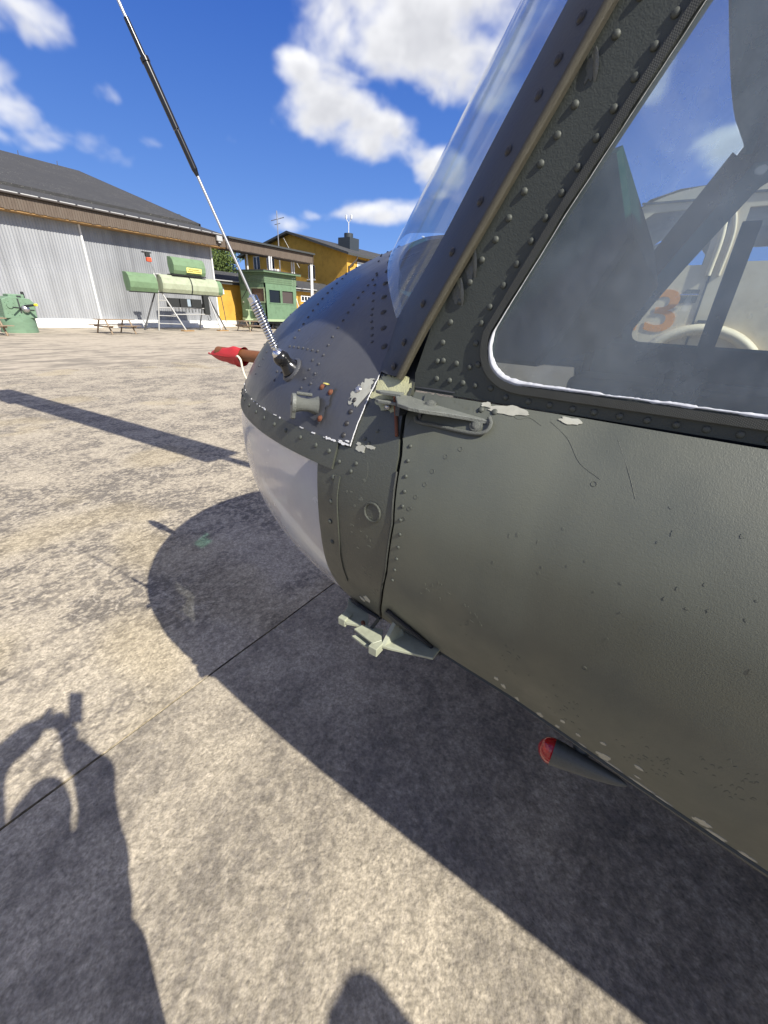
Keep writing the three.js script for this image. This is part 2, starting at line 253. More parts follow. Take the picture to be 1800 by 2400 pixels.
// ---------------------------------------------------------------- ground
{
  const soil = struct('terrain'); 
  part('soil', grid(1, 1, (u, v) => V(lerp(-500, 700, u), -0.08, lerp(300, -700, v)), (u, v) => [u * 1200, v * 1000]), M.soil, soil);
  const apron = struct('concrete_apron');
  part('joint_filler', box(-45, 85, -0.07, -0.022, -38, 30), M.joint, apron);
  const joints = [30, 22.9, 16.8, 10.65, 4.5, -1.585, -7.6, -13.85, -19.9, -26, -32, -38];
  const r = rng(5);
  for (let i = 0; i + 1 < joints.length; i++) {
    const za = joints[i] - 0.006, zb = joints[i + 1] + 0.006, near = zb > -15 && za < 6, ou = r() * 6, ov = r() * 6;
    const n = near ? 40 : 1, pts = [];
    const wav = (z, x, s) => z + (near ? 0.0035 * (vn(x * 3, s, 4096, 64, 3) - 0.5) * 2 : 0);
    const g = grid(near ? 500 : 1, 1, (u, v) => { const x = lerp(-45, 85, u); return V(x, 0, v ? wav(zb, x, i + 1.5) : wav(za, x, i)); }, (u, v, p) => [p.x + ou, -p.z + ov]);
    const lip = grid(near ? 500 : 1, 1, (u, v) => { const x = lerp(-45, 85, u); return V(x, v ? 0 : -0.025, wav(za, x, i)); }, (u, v, p) => [p.x, p.y]);
    const lip2 = grid(near ? 500 : 1, 1, (u, v) => { const x = lerp(-45, 85, u); return V(x, v ? -0.025 : 0, wav(zb, x, i + 1.5)); }, (u, v, p) => [p.x, p.y]);
    part('slab', [g, lip, lip2], near ? (za > 0 ? M.concrete : M.concreteMid) : M.concreteFar, apron);
  }
}

// ---------------------------------------------------------------- the helicopter
const HC = { xc: 1.866, b: 1.315, q: 1.975, ru: 1.887, T: 0.683, yw: 1.457, B: 0.67, rl: 2.337, z0: -0.275, a: 1.336 };
const widen = (t) => { const d = clamp(-t - 0.2, 0, 0.8); return 0.08 * d * (1 - d / 1.6); };          // the cabin broadens aft of the nose
function hullPoint(t, y) {                                              // t: metres aft of the taper when negative; 0..2 round the nose; past 2 down the starboard side
  if (t > 1) { const p = hullPoint(2 - t, y); p.x = 2 * HC.xc - p.x; return p; }
  const v = y - HC.yw, r = v > 0 ? HC.ru : HC.rl, vv = Math.min(1, v > 0 ? v / HC.T : -v / HC.B), pl = Math.pow(Math.max(0, 1 - Math.pow(vv, r)), 1 / r);
  if (t < 0) return V(HC.xc - HC.a * pl - widen(t), v < 0 ? HC.yw + v * (1 + 0.43 * Math.min(-t, 0.9)) : y, HC.z0 - t);   // the belly deepens aft
  const ph = t * Math.PI / 2;
  return V(HC.xc - HC.a * pl * Math.pow(Math.max(0, Math.cos(ph)), 2 / HC.q), y, HC.z0 - HC.b * pl * Math.pow(Math.sin(ph), 2 / HC.q));
}
function hullNormal(t, y) {
  const e = 1e-3, a = hullPoint(t + e, y).sub(hullPoint(t - e, y)), b = hullPoint(t, y + e).sub(hullPoint(t, y - e)), n = a.cross(b).normalize();
  return n.x * (t > 1 ? 1 : -1) + n.z * -0.2 < 0 ? n.negate() : n;
}
const hp = (t, y, off = 0) => off ? hullPoint(t, y).addScaledVector(hullNormal(t, y), off) : hullPoint(t, y);
const metres = (t) => t < 0 ? t : t > 2 ? 4.1 + (t - 2) : t * 2.05;
// a skin panel between curves; f(u, v) gives [t, y]; its edges turn inwards by `skirt`
function skin(nu, nv, f, off = 0, skirt = 0.012) {
  const at = (u, v, o) => { const [t, y] = f(u, v); return hp(t, y, o); }, uv = (u, v) => { const [t, y] = f(u, v); return [metres(t), y]; };
  const list = [grid(nu, nv, (u, v) => at(u, v, off), uv)];
  if (skirt) for (const k of [0, 1]) {
    list.push(grid(nu, 1, (u, v) => at(u, k, off - v * skirt), (u, v) => uv(u, k)));
    list.push(grid(nv, 1, (u, v) => at(k, u, off - v * skirt), (u, v) => uv(k, u)));
  }
  return list;
}
const both = (f) => [f, (u, v) => { const [t, y] = f(u, v); return [2 - t, y]; }];
const heli = thing('helicopter', 'dark green military helicopter with riveted nose filling the right of the photo', 'helicopter', [1.866, 0, 0.9]);
const seam = [[1.0, 0.085], [1.11, 0.077], [1.184, 0.056], [1.27, 0.04], [1.362, 0.028], [1.473, 0.022], [1.584, 0.028], [1.644, 0.038], [1.70, 0.04]].map(([y, t]) => [y, t]);
const seamAt = (y) => interp(seam, y);
const wsBase = [[0.0, 1.70], [0.085, 1.705], [0.107, 1.786], [0.121, 1.803], [0.15, 1.832], [0.191, 1.873], [0.28, 1.928], [0.42, 1.999], [0.6, 2.04], [0.8, 2.066], [1.0, 2.075]];
const wsAt = (t) => interp(wsBase, t > 1 ? 2 - t : t);

// inner shell so that no light shows through the seams
part('inner_skin', [...skin(60, 10, (u, v) => [lerp(-2.85, 0.1, u), lerp(0.83, 1.66, v)], -0.016, 0), ...skin(60, 10, (u, v) => [lerp(4.85, 1.9, u), lerp(0.83, 1.66, v)], -0.016, 0)], M.darkHole, heli);
for (const s of [0, 1]) {
  const side = (f) => both(f)[s];
  const door = part('door_panel', skin(70, 30, side((u, v) => { const y = lerp(1.113, 1.682, v); return [lerp(-0.93, seamAt(y) - 0.0016, u), y]; })), M.hull, heli, s ? undefined : 'broad olive lower door panel catching the sun along its top');
  const fr = part('nose_side_frame', skin(16, 140, side((u, v) => { const y = lerp(1.0, 1.70, v); return [lerp(seamAt(y) + 0.0024, interp([[1.0, 0.135], [1.143, 0.122], [1.27, 0.122], [1.373, 0.118], [1.472, 0.119], [1.523, 0.123], [1.57, 0.13], [1.5745, 0.0838], [1.70, 0.0838]], y), u), y]; })), M.frame, heli);
  part('cabin_side', skin(40, 24, side((u, v) => [lerp(-2.85, -0.94, u), lerp(1.113, 1.682, v)])), M.hull, heli);
  part('chin_window', skin(60, 40, side((u, v) => { const y = lerp(1.0, 1.532, v); return [lerp(interp([[1.0, 0.133], [1.143, 0.12], [1.27, 0.12], [1.373, 0.116], [1.472, 0.117], [1.532, 0.121]], y), 0.8, u), y]; }), -0.004, 0.004), M.chin, heli, s ? undefined : 'milky curved chin window under the nose');
  if (!s) { origin.door = door; origin.fr = origin.fu = fr; }
  part('post_foot', skin(8, 8, side((u, v) => [lerp(0.0, 0.084, u), lerp(1.69, 1.80, v)]), -0.004, 0), M.post, heli);
}
part('nose_keel', skin(16, 30, (u, v) => [lerp(0.8, 1.2, u), lerp(1.0, 1.54, v)]), M.frame, heli);
part('belly', [...skin(120, 14, (u, v) => [lerp(-2.85, 4.85, u), lerp(0.79, 1.112, v) * 1 + 0 * u], 0, 0).map((g) => { const p = g.attributes.position; return g; })].slice(0, 1), M.frame, heli);
const noseShell = part('nose_shell', skin(150, 40, (u, v) => { const t = lerp(0.0845, 1.9155, u); return [t, lerp(1.576, wsAt(t) + 0.012, v)]; }, 0.0025, 0.01), M.nose, heli, 'dark riveted nose shell');
const band = part('nose_band', skin(150, 5, (u, v) => { const t = lerp(0.1, 1.9, u), e = 0.012 * (u < 0.5 ? 1 : 1); return [t, lerp(1.528, 1.577, v)]; }, 0.004, 0.012), M.frame, heli);
// the raised lap along the hull bottom
for (const s of [0, 1]) part('chine_rail', [skin(60, 4, both((u, v) => [lerp(-2.8, -0.036, u), lerp(1.098, 1.122, v)])[s], 0.005, 0.008)[0], ...skin(60, 4, both((u, v) => [lerp(-2.8, -0.036, u), lerp(1.098, 1.122, v)])[s], 0.005, 0.01).slice(1)], M.frame, heli);

// rivets, screws
const domeG = new THREE.SphereGeometry(1, 10, 4, 0, Math.PI * 2, 0, Math.PI / 2); domeG.scale(1, 0.72, 1);
const washer = new THREE.CylinderGeometry(1, 1.12, 0.35, 12); washer.translate(0, 0.17, 0);
const slotted = merged([domeG.clone(), washer.clone().scale(1.12, 0.8, 1.12)]);
const rr = rng(11);
function stud(geo, m, parent, name, p, n, r) { placed(name, geo, m, parent, p, new THREE.Quaternion().setFromUnitVectors(V(0, 1, 0), n), [r, r * (0.85 + 0.3 * rr()), r]); }
const pairs = (l) => { const o = []; for (let i = 0; i < l.length; i += 2) o.push([l[i], l[i + 1]]); return o; };
function hullRivets(list, r, m, parent, off, name = 'rivet', geo = domeG) { for (const [t, y] of pairs(list)) stud(geo, m, parent, name, hp(t, y, off), hullNormal(t, y), r); }
const noseA = [.414, 1.895, .381, 1.88, .368, 1.866, .354, 1.852, .346, 1.84, .335, 1.825, .326, 1.811, .318, 1.796, .309, 1.78, .302, 1.764, .297, 1.75, .29, 1.733, .284, 1.714];
const noseB = [.241, 1.879, .235, 1.868, .229, 1.855, .222, 1.84, .217, 1.827, .211, 1.812, .206, 1.796, .201, 1.78, .198, 1.765, .194, 1.747, .19, 1.731, .186, 1.712, .184, 1.695, .18, 1.677, .178, 1.658];
const noseC = [.27, 1.715, .255, 1.716, .242, 1.717, .229, 1.717, .216, 1.717, .203, 1.717, .201, 1.699, .196, 1.682, .194, 1.664, .192, 1.646];
const noseD = [.371, 1.685, .366, 1.669, .365, 1.65, .361, 1.631, .272, 1.659, .257, 1.661, .266, 1.641, .488, 1.89, .47, 1.905, .452, 1.92, .56, 1.87, .545, 1.84, .53, 1.81, .515, 1.78, .5, 1.75, .485, 1.72, .475, 1.69, .44, 1.976, .455, 1.96, .464, 1.945];
for (const l of [noseA, noseB, noseC, noseD]) hullRivets(l, 0.0036, M.rivetNose, noseShell, 0.0025);
hullRivets([.444, 1.982, .371, 1.959, .31, 1.936, .268, 1.915, .227, 1.888, .191, 1.858, .163, 1.829, .139, 1.8, .119, 1.772, .1, 1.742], 0.0056, M.screw, noseShell, 0.0025, 'screw', slotted);
hullRivets([.441, 1.966, .386, 1.945, .323, 1.922, .25, 1.884, .212, 1.855, .193, 1.837, .177, 1.821, .163, 1.805, .155, 1.794, .145, 1.781, .136, 1.77, .128, 1.758, .121, 1.747], 0.0036, M.rivetNose, noseShell, 0.0025);
hullRivets([.1, 1.65, .099, 1.631, .098, 1.611, .097, 1.591], 0.0045, M.screw, noseShell, 0.0025, 'screw', slotted);
hullRivets([.451, 1.555, .433, 1.552, .4, 1.556, .365, 1.56, .324, 1.56, .284, 1.56, .251, 1.56, .218, 1.56, .189, 1.56, .158, 1.56, .13, 1.558, .109, 1.557], 0.0052, M.rivet, band, 0.004);
hullRivets([.025, 1.603, .023, 1.581, .021, 1.557, .019, 1.533, .018, 1.508, .018, 1.483, .017, 1.456, .018, 1.429, .019, 1.403, .021, 1.376, .024, 1.348].map((v, i) => i % 2 ? v : v - 0.003), 0.0036, M.rivet, origin.door, 0);
hullRivets([-.055, 1.672, -.077, 1.672], 0.0052, M.rivet, origin.door, 0);
hullRivets([.098, 1.513, .098, 1.464, .1, 1.418, .1, 1.368], 0.0055, M.rivet, origin.fr, 0);
hullRivets([.077, 1.536, .073, 1.552, .094, 1.545], 0.0042, M.rivet, origin.fr, 0);
hullRivets([.065, 1.591, .06, 1.613, .071, 1.596], 0.0038, M.rivet, origin.fu, 0);

// ---- door frame and window, both sides: a near-upright panel above the sill, drawn as (z, y)
const frameX = (z, y) => 0.632 + 0.06 * (y - 1.7) - 0.025 * (z + 0.3);
const gutterLine = [[-0.385, 1.70], [-0.342, 1.787], [-0.261, 1.931], [-0.194, 2.05], [-0.159, 2.114], [0.075, 2.53]];
const winFront = [[-0.067, 2.093], [-0.106, 2.024], [-0.161, 1.938], [-0.209, 1.827], [-0.229, 1.781]];
function winPath(grow, C = THREE.Path) {
  const p = new C(), g = grow;
  p.moveTo(0.52 + g, 1.712 - g); p.lineTo(-0.17, 1.714 - g);
  p.bezierCurveTo(-0.212 - g * 0.6, 1.715 - g, -0.236 - g, 1.74 - g * 0.4, -0.228 - g, 1.783);
  p.lineTo(-0.161 - g, 1.92); p.lineTo(-0.106 - g, 2.022); p.lineTo(-0.067 - g * 0.9, 2.093); p.lineTo(0.12 - g * 0.9, 2.41);
  p.bezierCurveTo(0.14, 2.44 + g, 0.16, 2.46 + g, 0.2, 2.46 + g); p.lineTo(0.52 + g, 2.46 + g); p.closePath(); return p;
}
function onFrame(geo, off) {                                            // a (z, y, depth) extrusion laid on the door plane; depth runs outwards
  const g = geo.index ? geo.toNonIndexed() : geo, p = g.attributes.position;
  for (let i = 0; i < p.count; i++) { const z = p.getX(i), y = p.getY(i), d = p.getZ(i); p.setXYZ(i, frameX(z, y) - d - off, y, z); }
  g.computeVertexNormals(); return boxUV(g);
}
for (const s of [0, 1]) {
  const sd = (g) => s ? mirrorX(g, HC.xc) : g;
  const outer = new THREE.Shape();
  const edge = [[-0.352, 1.683], [-0.354, 1.71], [-0.332, 1.787], [-0.254, 1.931], [-0.188, 2.05], [-0.153, 2.114], [0.08, 2.53], [0.64, 2.53], [0.64, 1.683]];
  outer.moveTo(...edge[0]); for (const e of edge.slice(1)) outer.lineTo(...e); outer.closePath(); outer.holes.push(winPath(0));
  const dfr = part('door_frame', sd(onFrame(new THREE.ExtrudeGeometry(outer, { depth: 0.022, bevelEnabled: false, curveSegments: 14 }), -0.022)), M.doorFrame, heli, s ? undefined : 'dark green door frame set with two rows of rivets');
  if (s) part('door_lining', sd(onFrame(new THREE.ExtrudeGeometry(outer, { depth: 0.002, bevelEnabled: false, curveSegments: 14 }), -0.03)), M.teal, heli);
  const ring = winPath(0.0125, THREE.Shape); ring.holes.push(winPath(0.0015));
  part('window_seal', sd(onFrame(new THREE.ExtrudeGeometry(ring, { depth: 0.004, bevelEnabled: true, bevelThickness: 0.002, bevelSize: 0.0015, bevelSegments: 2, curveSegments: 14 }), 0)), M.seal, heli);
  const pane = new THREE.ShapeGeometry(winPath(0.001, THREE.Shape), 14);
  part('side_window', sd(onFrame(pane, -0.006)), s ? M.farPane : M.pane, heli, s ? undefined : 'dusty scratched side window in the door');
  const rear = new THREE.Shape([[0.66, 1.683], [2.575, 1.683], [2.575, 2.53], [0.66, 2.53]].map((q) => new THREE.Vector2(...q))); rear.holes.push(new THREE.Path([[0.8, 1.8], [1.6, 1.8], [1.6, 2.18], [0.8, 2.18]].map((q) => new THREE.Vector2(...q))));
  part('cabin_wall', sd(onFrame(new THREE.ExtrudeGeometry(rear, { depth: 0.02, bevelEnabled: false }), -0.022)), M.doorFrame, heli);
  part('cabin_window', sd(onFrame(new THREE.ShapeGeometry(new THREE.Shape([[0.79, 1.79], [1.61, 1.79], [1.61, 2.19], [0.79, 2.19]].map((q) => new THREE.Vector2(...q)))), -0.012)), M.farPane, heli);
  // windshield post with its screws, and the rain gutter
  const outP = gutterLine.map(([z, y]) => V(frameX(z, y) - 0.002, y, z));
  const inP = [hp(0.086, 1.703, 0.004), hp(0.107, 1.787, 0.004), V(0.74, 1.92, -0.38), V(0.742, 2.05, -0.305), V(0.744, 2.17, -0.234), V(0.78, 2.56, -0.02)];
  const cO = new THREE.CatmullRomCurve3(outP), cI = new THREE.CatmullRomCurve3(inP);
  const post = part('windshield_post', sd(grid(6, 30, (u, v) => { const a = cO.getPoint(v), b = cI.getPoint(v), p = a.lerp(b, u); p.x -= 0.006 * Math.sin(u * Math.PI); p.z -= 0.004 * Math.sin(u * Math.PI); return p; }, (u, v) => [u * 0.12, v * 0.7])), M.post, heli);
  part('rain_gutter', sd(tube(outP.map((p) => p.clone().add(V(-0.004, 0, 0.004))), 0.0075, 50, 8)), M.gutter, heli, s ? undefined : 'worn brass coloured gutter strip down the door front');
  if (!s) {
    for (let k = 0; k < 10; k++) { const v = [0.035, 0.13, 0.245, 0.345, 0.435, 0.52, 0.61, 0.69, 0.77, 0.85][k], a = cO.getPoint(v), b = cI.getPoint(v), p = a.clone().lerp(b, 0.3); p.x -= 0.005; p.z -= 0.004; stud(slotted, M.screw, post, 'screw', p, V(-0.8, 0.1, -0.6).normalize(), 0.0056); }
    const rows = [-.147, 2.109, -.163, 2.083, -.192, 2.03, -.206, 2.004, -.22, 1.978, -.235, 1.951, -.25, 1.923, -.264, 1.899, -.28, 1.875, -.294, 1.847, -.305, 1.821, -.317, 1.792, -.326, 1.762, -.331, 1.733, -.329, 1.706].map((v, i) => i % 2 ? v : v + 0.017)
      .concat([-.114, 2.043, -.128, 2.019, -.14, 1.995, -.154, 1.969, -.167, 1.945, -.181, 1.92, -.194, 1.895, -.208, 1.869, -.222, 1.843, -.237, 1.815, -.246, 1.793, -.25, 1.765, -.102, 2.065, -.09, 2.087, -.078, 2.109].map((v, i) => i % 2 ? v : v - 0.002), [-.304, 1.735, -.28, 1.733, -.256, 1.73, -.288, 1.706, -.264, 1.705, -.242, 1.704, -.216, 1.703, -.243, 1.735],
        [-.19, 1.693, -.155, 1.692, -.124, 1.6915, -.092, 1.691, -.064, 1.691, -.032, 1.691, 0, 1.691, .032, 1.691, .063, 1.691, .096, 1.691, .123, 1.691, .155, 1.691]);
    for (const [z, y] of pairs(rows)) stud(domeG, M.rivet, dfr, 'rivet', V(frameX(z, y), y, z), V(-0.998, 0.06, 0).normalize(), 0.0047);
    // white sealant squeezed out along the glass
    const cr = rng(3), bead = winPath(-0.0015, THREE.Shape).getSpacedPoints(420).filter((p) => p.x < 0.3);
      const seg = bead.filter((p) => p.y < 2.4 || p.x < 0.13);
    const curve = new THREE.CatmullRomCurve3(seg.map((p, i) => V(frameX(p.x, p.y) - 0.002 + 0.002 * vn(i * 0.3, 0, 512, 1, 3), p.y + 0.001 * (vn(i * 0.5, 1, 512, 2, 4) - 0.5), p.x)));
    const L = 700, fr0 = curve.computeFrenetFrames(L, false);
    part('sealant', grid(L, 6, (u, v) => { const i = Math.round(u * L), p = curve.getPoint(u), a = v * Math.PI * 2, low = smooth(2.0, 1.75, p.y); const gap = smooth(0.3, 0.5, fbm(u, 0.7, 34, 3, 18, 0.7)), corner = smooth(0.09, 0.02, Math.hypot(p.y - 1.745, p.z + 0.215)); const r = 0.0009 + 0.0013 * low * gap + 0.0034 * corner * (0.3 + fbm(u, 0.3, 120, 3, 8)) + 0.0009 * vn(u * 420, 0, 420, 1, 7); return p.clone().add(V(0, Math.sin(a) * r, 0)).add(V(-Math.cos(a) * r * 0.5, 0, 0)).add(V(0, 0, Math.sin(a) * r * 0.7)); }, (u, v) => [u * 2, v * 0.01]), M.sealant, heli, 'white sealant bead squeezed out around the side window');
  }
}

// ---- windshield and roof
const roofY = (x) => { const k = clamp(Math.abs(x - HC.xc) / 1.2); return 2.52 + 0.27 * Math.pow(Math.max(0, 1 - Math.pow(k, 2.4)), 0.55); };
const wsM = 1.676, wsXp = 0.742, wsHalf = HC.xc - wsXp;
function wsPoint(psi, y) {                                              // psi 0 at the port post, 1 at the centre
  const c = Math.pow(Math.cos(psi * Math.PI / 2), 2 / wsM), s = Math.pow(Math.sin(psi * Math.PI / 2), 2 / wsM), zp = -0.46 + 0.59 * (y - 1.786), zc = -0.83 + 0.81 * (y - 2);
  return V(HC.xc - wsHalf * c, y, zp - (zp - Math.min(zp, zc)) * s);
}
const wsLow = (psi) => interp([[0, 1.78], [0.12, 1.84], [0.25, 1.90], [0.45, 1.985], [0.7, 2.045], [1, 2.07]], psi) + 0.0;
for (const s of [0, 1]) {
  const sd = (g) => s ? mirrorX(g, HC.xc) : g;
  part('windshield', sd(grid(40, 24, (u, v) => { const psi = u * 0.975, x = wsPoint(psi, 2).x; return wsPoint(psi, lerp(wsLow(psi), roofY(x), v)); }, (u, v) => [u, v])), M.windshield, heli, s ? undefined : 'curved clear windshield seen from its edge');
}
part('windshield_centre_post', grid(2, 10, (u, v) => { const p = wsPoint(1, lerp(2.06, roofY(HC.xc), v)); p.x += (u - 0.5) * 0.07; p.z -= 0.004; return p; }), M.post, heli);
const roofAt = (k, z) => { const x = lerp(0.655, 2 * HC.xc - 0.655, k); return V(x, roofY(x), z); };
const frontZ = (x) => { const d = Math.min(1, Math.abs(HC.xc - x) / wsHalf), psi = Math.acos(Math.pow(d, wsM / 2)) * 2 / Math.PI; return wsPoint(psi, roofY(x)).z; };
part('roof', [grid(40, 4, (u, v) => { const p = roofAt(u, 0); p.z = lerp(frontZ(p.x), 0.06, v); return p; }), grid(40, 8, (u, v) => roofAt(u, lerp(0.62, 2.6, v))),
  ...[[0, 0.14], [0.46, 0.54], [0.86, 1]].map(([a, b]) => grid(8, 4, (u, v) => roofAt(lerp(a, b, u), lerp(0.06, 0.62, v))))], M.hull, heli);
for (const [a, b] of [[0.14, 0.46], [0.54, 0.86]]) part('roof_window', grid(8, 4, (u, v) => { const p = roofAt(lerp(a, b, u), lerp(0.06, 0.62, v)); p.y -= 0.004; return p; }), M.greenPane, heli, 'green tinted roof window');
part('headliner', [grid(40, 4, (u, v) => { const p = roofAt(lerp(0.02, 0.98, u), 0); p.z = lerp(frontZ(p.x) + 0.015, 0.06, v); p.y -= 0.02; return p; }), grid(40, 8, (u, v) => { const p = roofAt(lerp(0.02, 0.98, u), lerp(0.62, 2.55, v)); p.y -= 0.02; return p; })], M.teal, heli);
// rear of the cabin, engine cowling, mast, boom, landing gear
{
  const pr = [[0.95, 0.84], [2.78, 0.84], [3.12, 1.15], [3.16, 1.7], [3.06, 2.52], [2.6, 2.74], [1.13, 2.74], [0.67, 2.52], [0.57, 1.7], [0.6, 1.15]];
  const g = poly(pr, 0.03); g.translate(0, 0, 2.56); part('cabin_rear_wall', boxUV(g), M.hull, heli);
  part('engine_cowling', [box(1.35, 2.38, 2.7, 3.3, 0.9, 3.4, 0.16), rod(V(1.866, 3.0, 3.3), V(1.866, 3.0, 4.0), 0.3, 0.22, 20)], M.hull, heli);
  part('rotor_mast', [rod(V(2.16, 2.9, 0.95), V(2.22, 4.15, 0.95), 0.075, 0.06, 12), rod(V(2.22, 4.1, 0.95), V(2.22, 4.26, 0.95), 0.16, 0.12, 14)], M.steel, heli);
  for (const k of [-1, 1]) {
    const dir = V(-0.0543 * k, 0, -k).normalize(), a = V(2.22, 4.26, 0.95), sideV = V(dir.z, 0, -dir.x);
    const root = a.clone().addScaledVector(dir, 0.75), tip = a.clone().addScaledVector(dir, 7.75);
    const g = grid(30, 8, (u, v) => { const c = lerp(-0.26, 0.26, v < 0.5 ? v * 2 : 2 - v * 2), up = (v < 0.5 ? 1 : -1) * 0.03 * Math.sqrt(Math.max(0, 1 - Math.pow(c / 0.26, 2))); const p = root.clone().lerp(tip, u); p.y += up - 0.12 * u * u; return p.addScaledVector(sideV, c); });
    const blade = part('rotor_blade', g, M.post, heli);
    const tb = root.clone().lerp(tip, 0.82); part('trim_tab', box(tb.x - 0.3 - 0.02, tb.x - 0.2, tb.y - 0.086, tb.y - 0.078, tb.z - 0.35, tb.z + 0.35), M.post, blade);
    part('blade_grip', rod(a, root.clone().addScaledVector(dir, 0.2), 0.07, 0.06, 10), M.steel, heli);
  }
  part('tail_boom', grid(24, 10, (u, v) => { const a = u * Math.PI * 2, r = lerp(0.42, 0.14, v); return V(1.866 + Math.cos(a) * r, lerp(2.1, 2.35, v) + Math.sin(a) * r, lerp(2.55, 8.6, v)); }), M.hull, heli);
  part('tail_fin', (() => { const q = poly([[8.3, 2.3], [8.9, 2.3], [9.6, 3.6], [9.25, 3.6]], 0.08, 0.01); q.rotateY(-Math.PI / 2); q.translate(1.9, 0, 0); return q; })(), M.hull, heli);
  part('tail_rotor', [box(1.70, 1.72, 2.4, 4.6, 9.3, 9.5, 0.008), rod(V(1.66, 3.5, 9.4), V(1.9, 3.5, 9.4), 0.05)], M.post, heli);
  for (const k of [-1, 1]) {
    const x = 1.866 + k * 1.05;
    part('skid', tube([V(x, 0.22, 1.02), V(x, 0.07, 1.25), V(x, 0.06, 2.2), V(x, 0.06, 3.9)], 0.05, 40, 10), M.frame, heli);
    part('skid_strut', [tube([V(1.866 + k * 0.5, 0.8, 1.5), V(1.866 + k * 0.9, 0.55, 1.5), V(x, 0.1, 1.5)], 0.035, 16, 8), tube([V(1.866 + k * 0.5, 0.8, 3.1), V(1.866 + k * 0.9, 0.55, 3.1), V(x, 0.1, 3.1)], 0.035, 16, 8), rod(V(1.866 + k * 0.5, 0.86, 3.1), V(1.866 + k * 0.5, 0.78, 1.5), 0.03)], M.frame, heli);
  }
}
// ---- cockpit seen through the glass
{
  part('cockpit_floor', box(0.72, 3.01, 1.08, 1.11, -0.4, 2.55), M.cockpit, heli);
  const prof = [[-0.215, 2.13], [-0.15, 1.975], [-0.165, 1.94], [-0.205, 1.85], [-0.3, 1.70], [-0.45, 1.7], [-0.6, 1.93], [-0.5, 2.03], [-0.36, 2.1]];
  const g = poly(prof, 1.36, 0.012); g.rotateY(-Math.PI / 2); g.translate(2.56, 0, 0); part('instrument_panel', boxUV(g), M.hood, heli);
  part('panel_hood', [box(1.24, 2.5, 2.1, 2.125, -0.55, -0.2, 0.01), box(1.42, 2.3, 2.12, 2.15, -0.5, -0.24, 0.01), box(1.6, 2.1, 2.145, 2.18, -0.45, -0.27, 0.01)], M.hood, heli);
  part('avionics_deck', grid(20, 4, (u, v) => { const x = lerp(0.86, 2.87, u); return V(x, lerp(1.8, 1.86, v), lerp(-0.42, -0.8 + 0.22 * Math.pow(Math.abs(x - HC.xc) / 1.0, 2), v)); }, (u, v, p) => [p.x, p.z]), M.cockpitGreen, heli);
  part('centre_pedestal', box(1.72, 2.0, 1.1, 1.62, -0.3, 0.35, 0.03), M.hood, heli);
  for (const x of [1.28, 2.45]) {
    const seat = part('pilot_seat', [box(x - 0.24, x + 0.24, 1.36, 1.46, 0.3, 0.8, 0.04), box(x - 0.25, x - 0.22, 1.3, 1.56, 0.3, 0.85, 0.01), box(x + 0.22, x + 0.25, 1.3, 1.56, 0.3, 0.85, 0.01)], M.seat, heli);
    part('seat_back', [box(x - 0.23, x + 0.23, 1.45, 2.12, 0.78, 0.88, 0.05)], M.seat, seat);
  }
  part('door_pillar', [box(3.06, 3.1, 1.7, 2.3, 0.12, 0.2)], M.cockpit, heli);
  part('door_lining', [grid(2, 2, (u, v) => V(3.04 - 0.02 * v, lerp(1.12, 1.7, v), lerp(-0.4, 0.7, u)))], M.cockpit, heli);
}
// ---- yellow-green primer laid bare, chips and peeling paint: flakes with an edge of their own
function flake(cx, cy, w, h, seed, onto, off = 0.001, th = 0.0012) {    // irregular plate on the hull (t, y) or door frame (z, y)
  const r = rng(seed), n = 26, ring = [];
  for (let i = 0; i < n; i++) { const a = i / n * Math.PI * 2, k = 0.6 + 0.55 * vn(i * 0.55, seed, 64, 64, 5) + 0.18 * (r() - 0.5); ring.push([cx + Math.cos(a) * w * k, cy + Math.sin(a) * h * k]); }
  const pos = [], idx = [], uv = [], put = (p) => { pos.push(p.x, p.y, p.z); };
  const at = (p, o) => onto === 'hull' ? hp(p[0], p[1], o) : V(frameX(p[0], p[1]) - o, p[1], p[0]);
  put(at([cx, cy], off)); uv.push(cx, cy);
  for (const p of ring) { put(at(p, off)); uv.push(p[0], p[1]); } for (const p of ring) { put(at(p, off - th)); uv.push(p[0], p[1]); }
  for (let i = 0; i < n; i++) { const a = 1 + i, b = 1 + (i + 1) % n; idx.push(0, a, b, a, a + n, b, b, a + n, b + n); }
  const g = new THREE.BufferGeometry(); g.setAttribute('position', new THREE.Float32BufferAttribute(pos, 3)); g.setAttribute('uv', new THREE.Float32BufferAttribute(uv, 2)); g.setIndex(idx); const q = g.toNonIndexed(); q.computeVertexNormals(); return q;
}
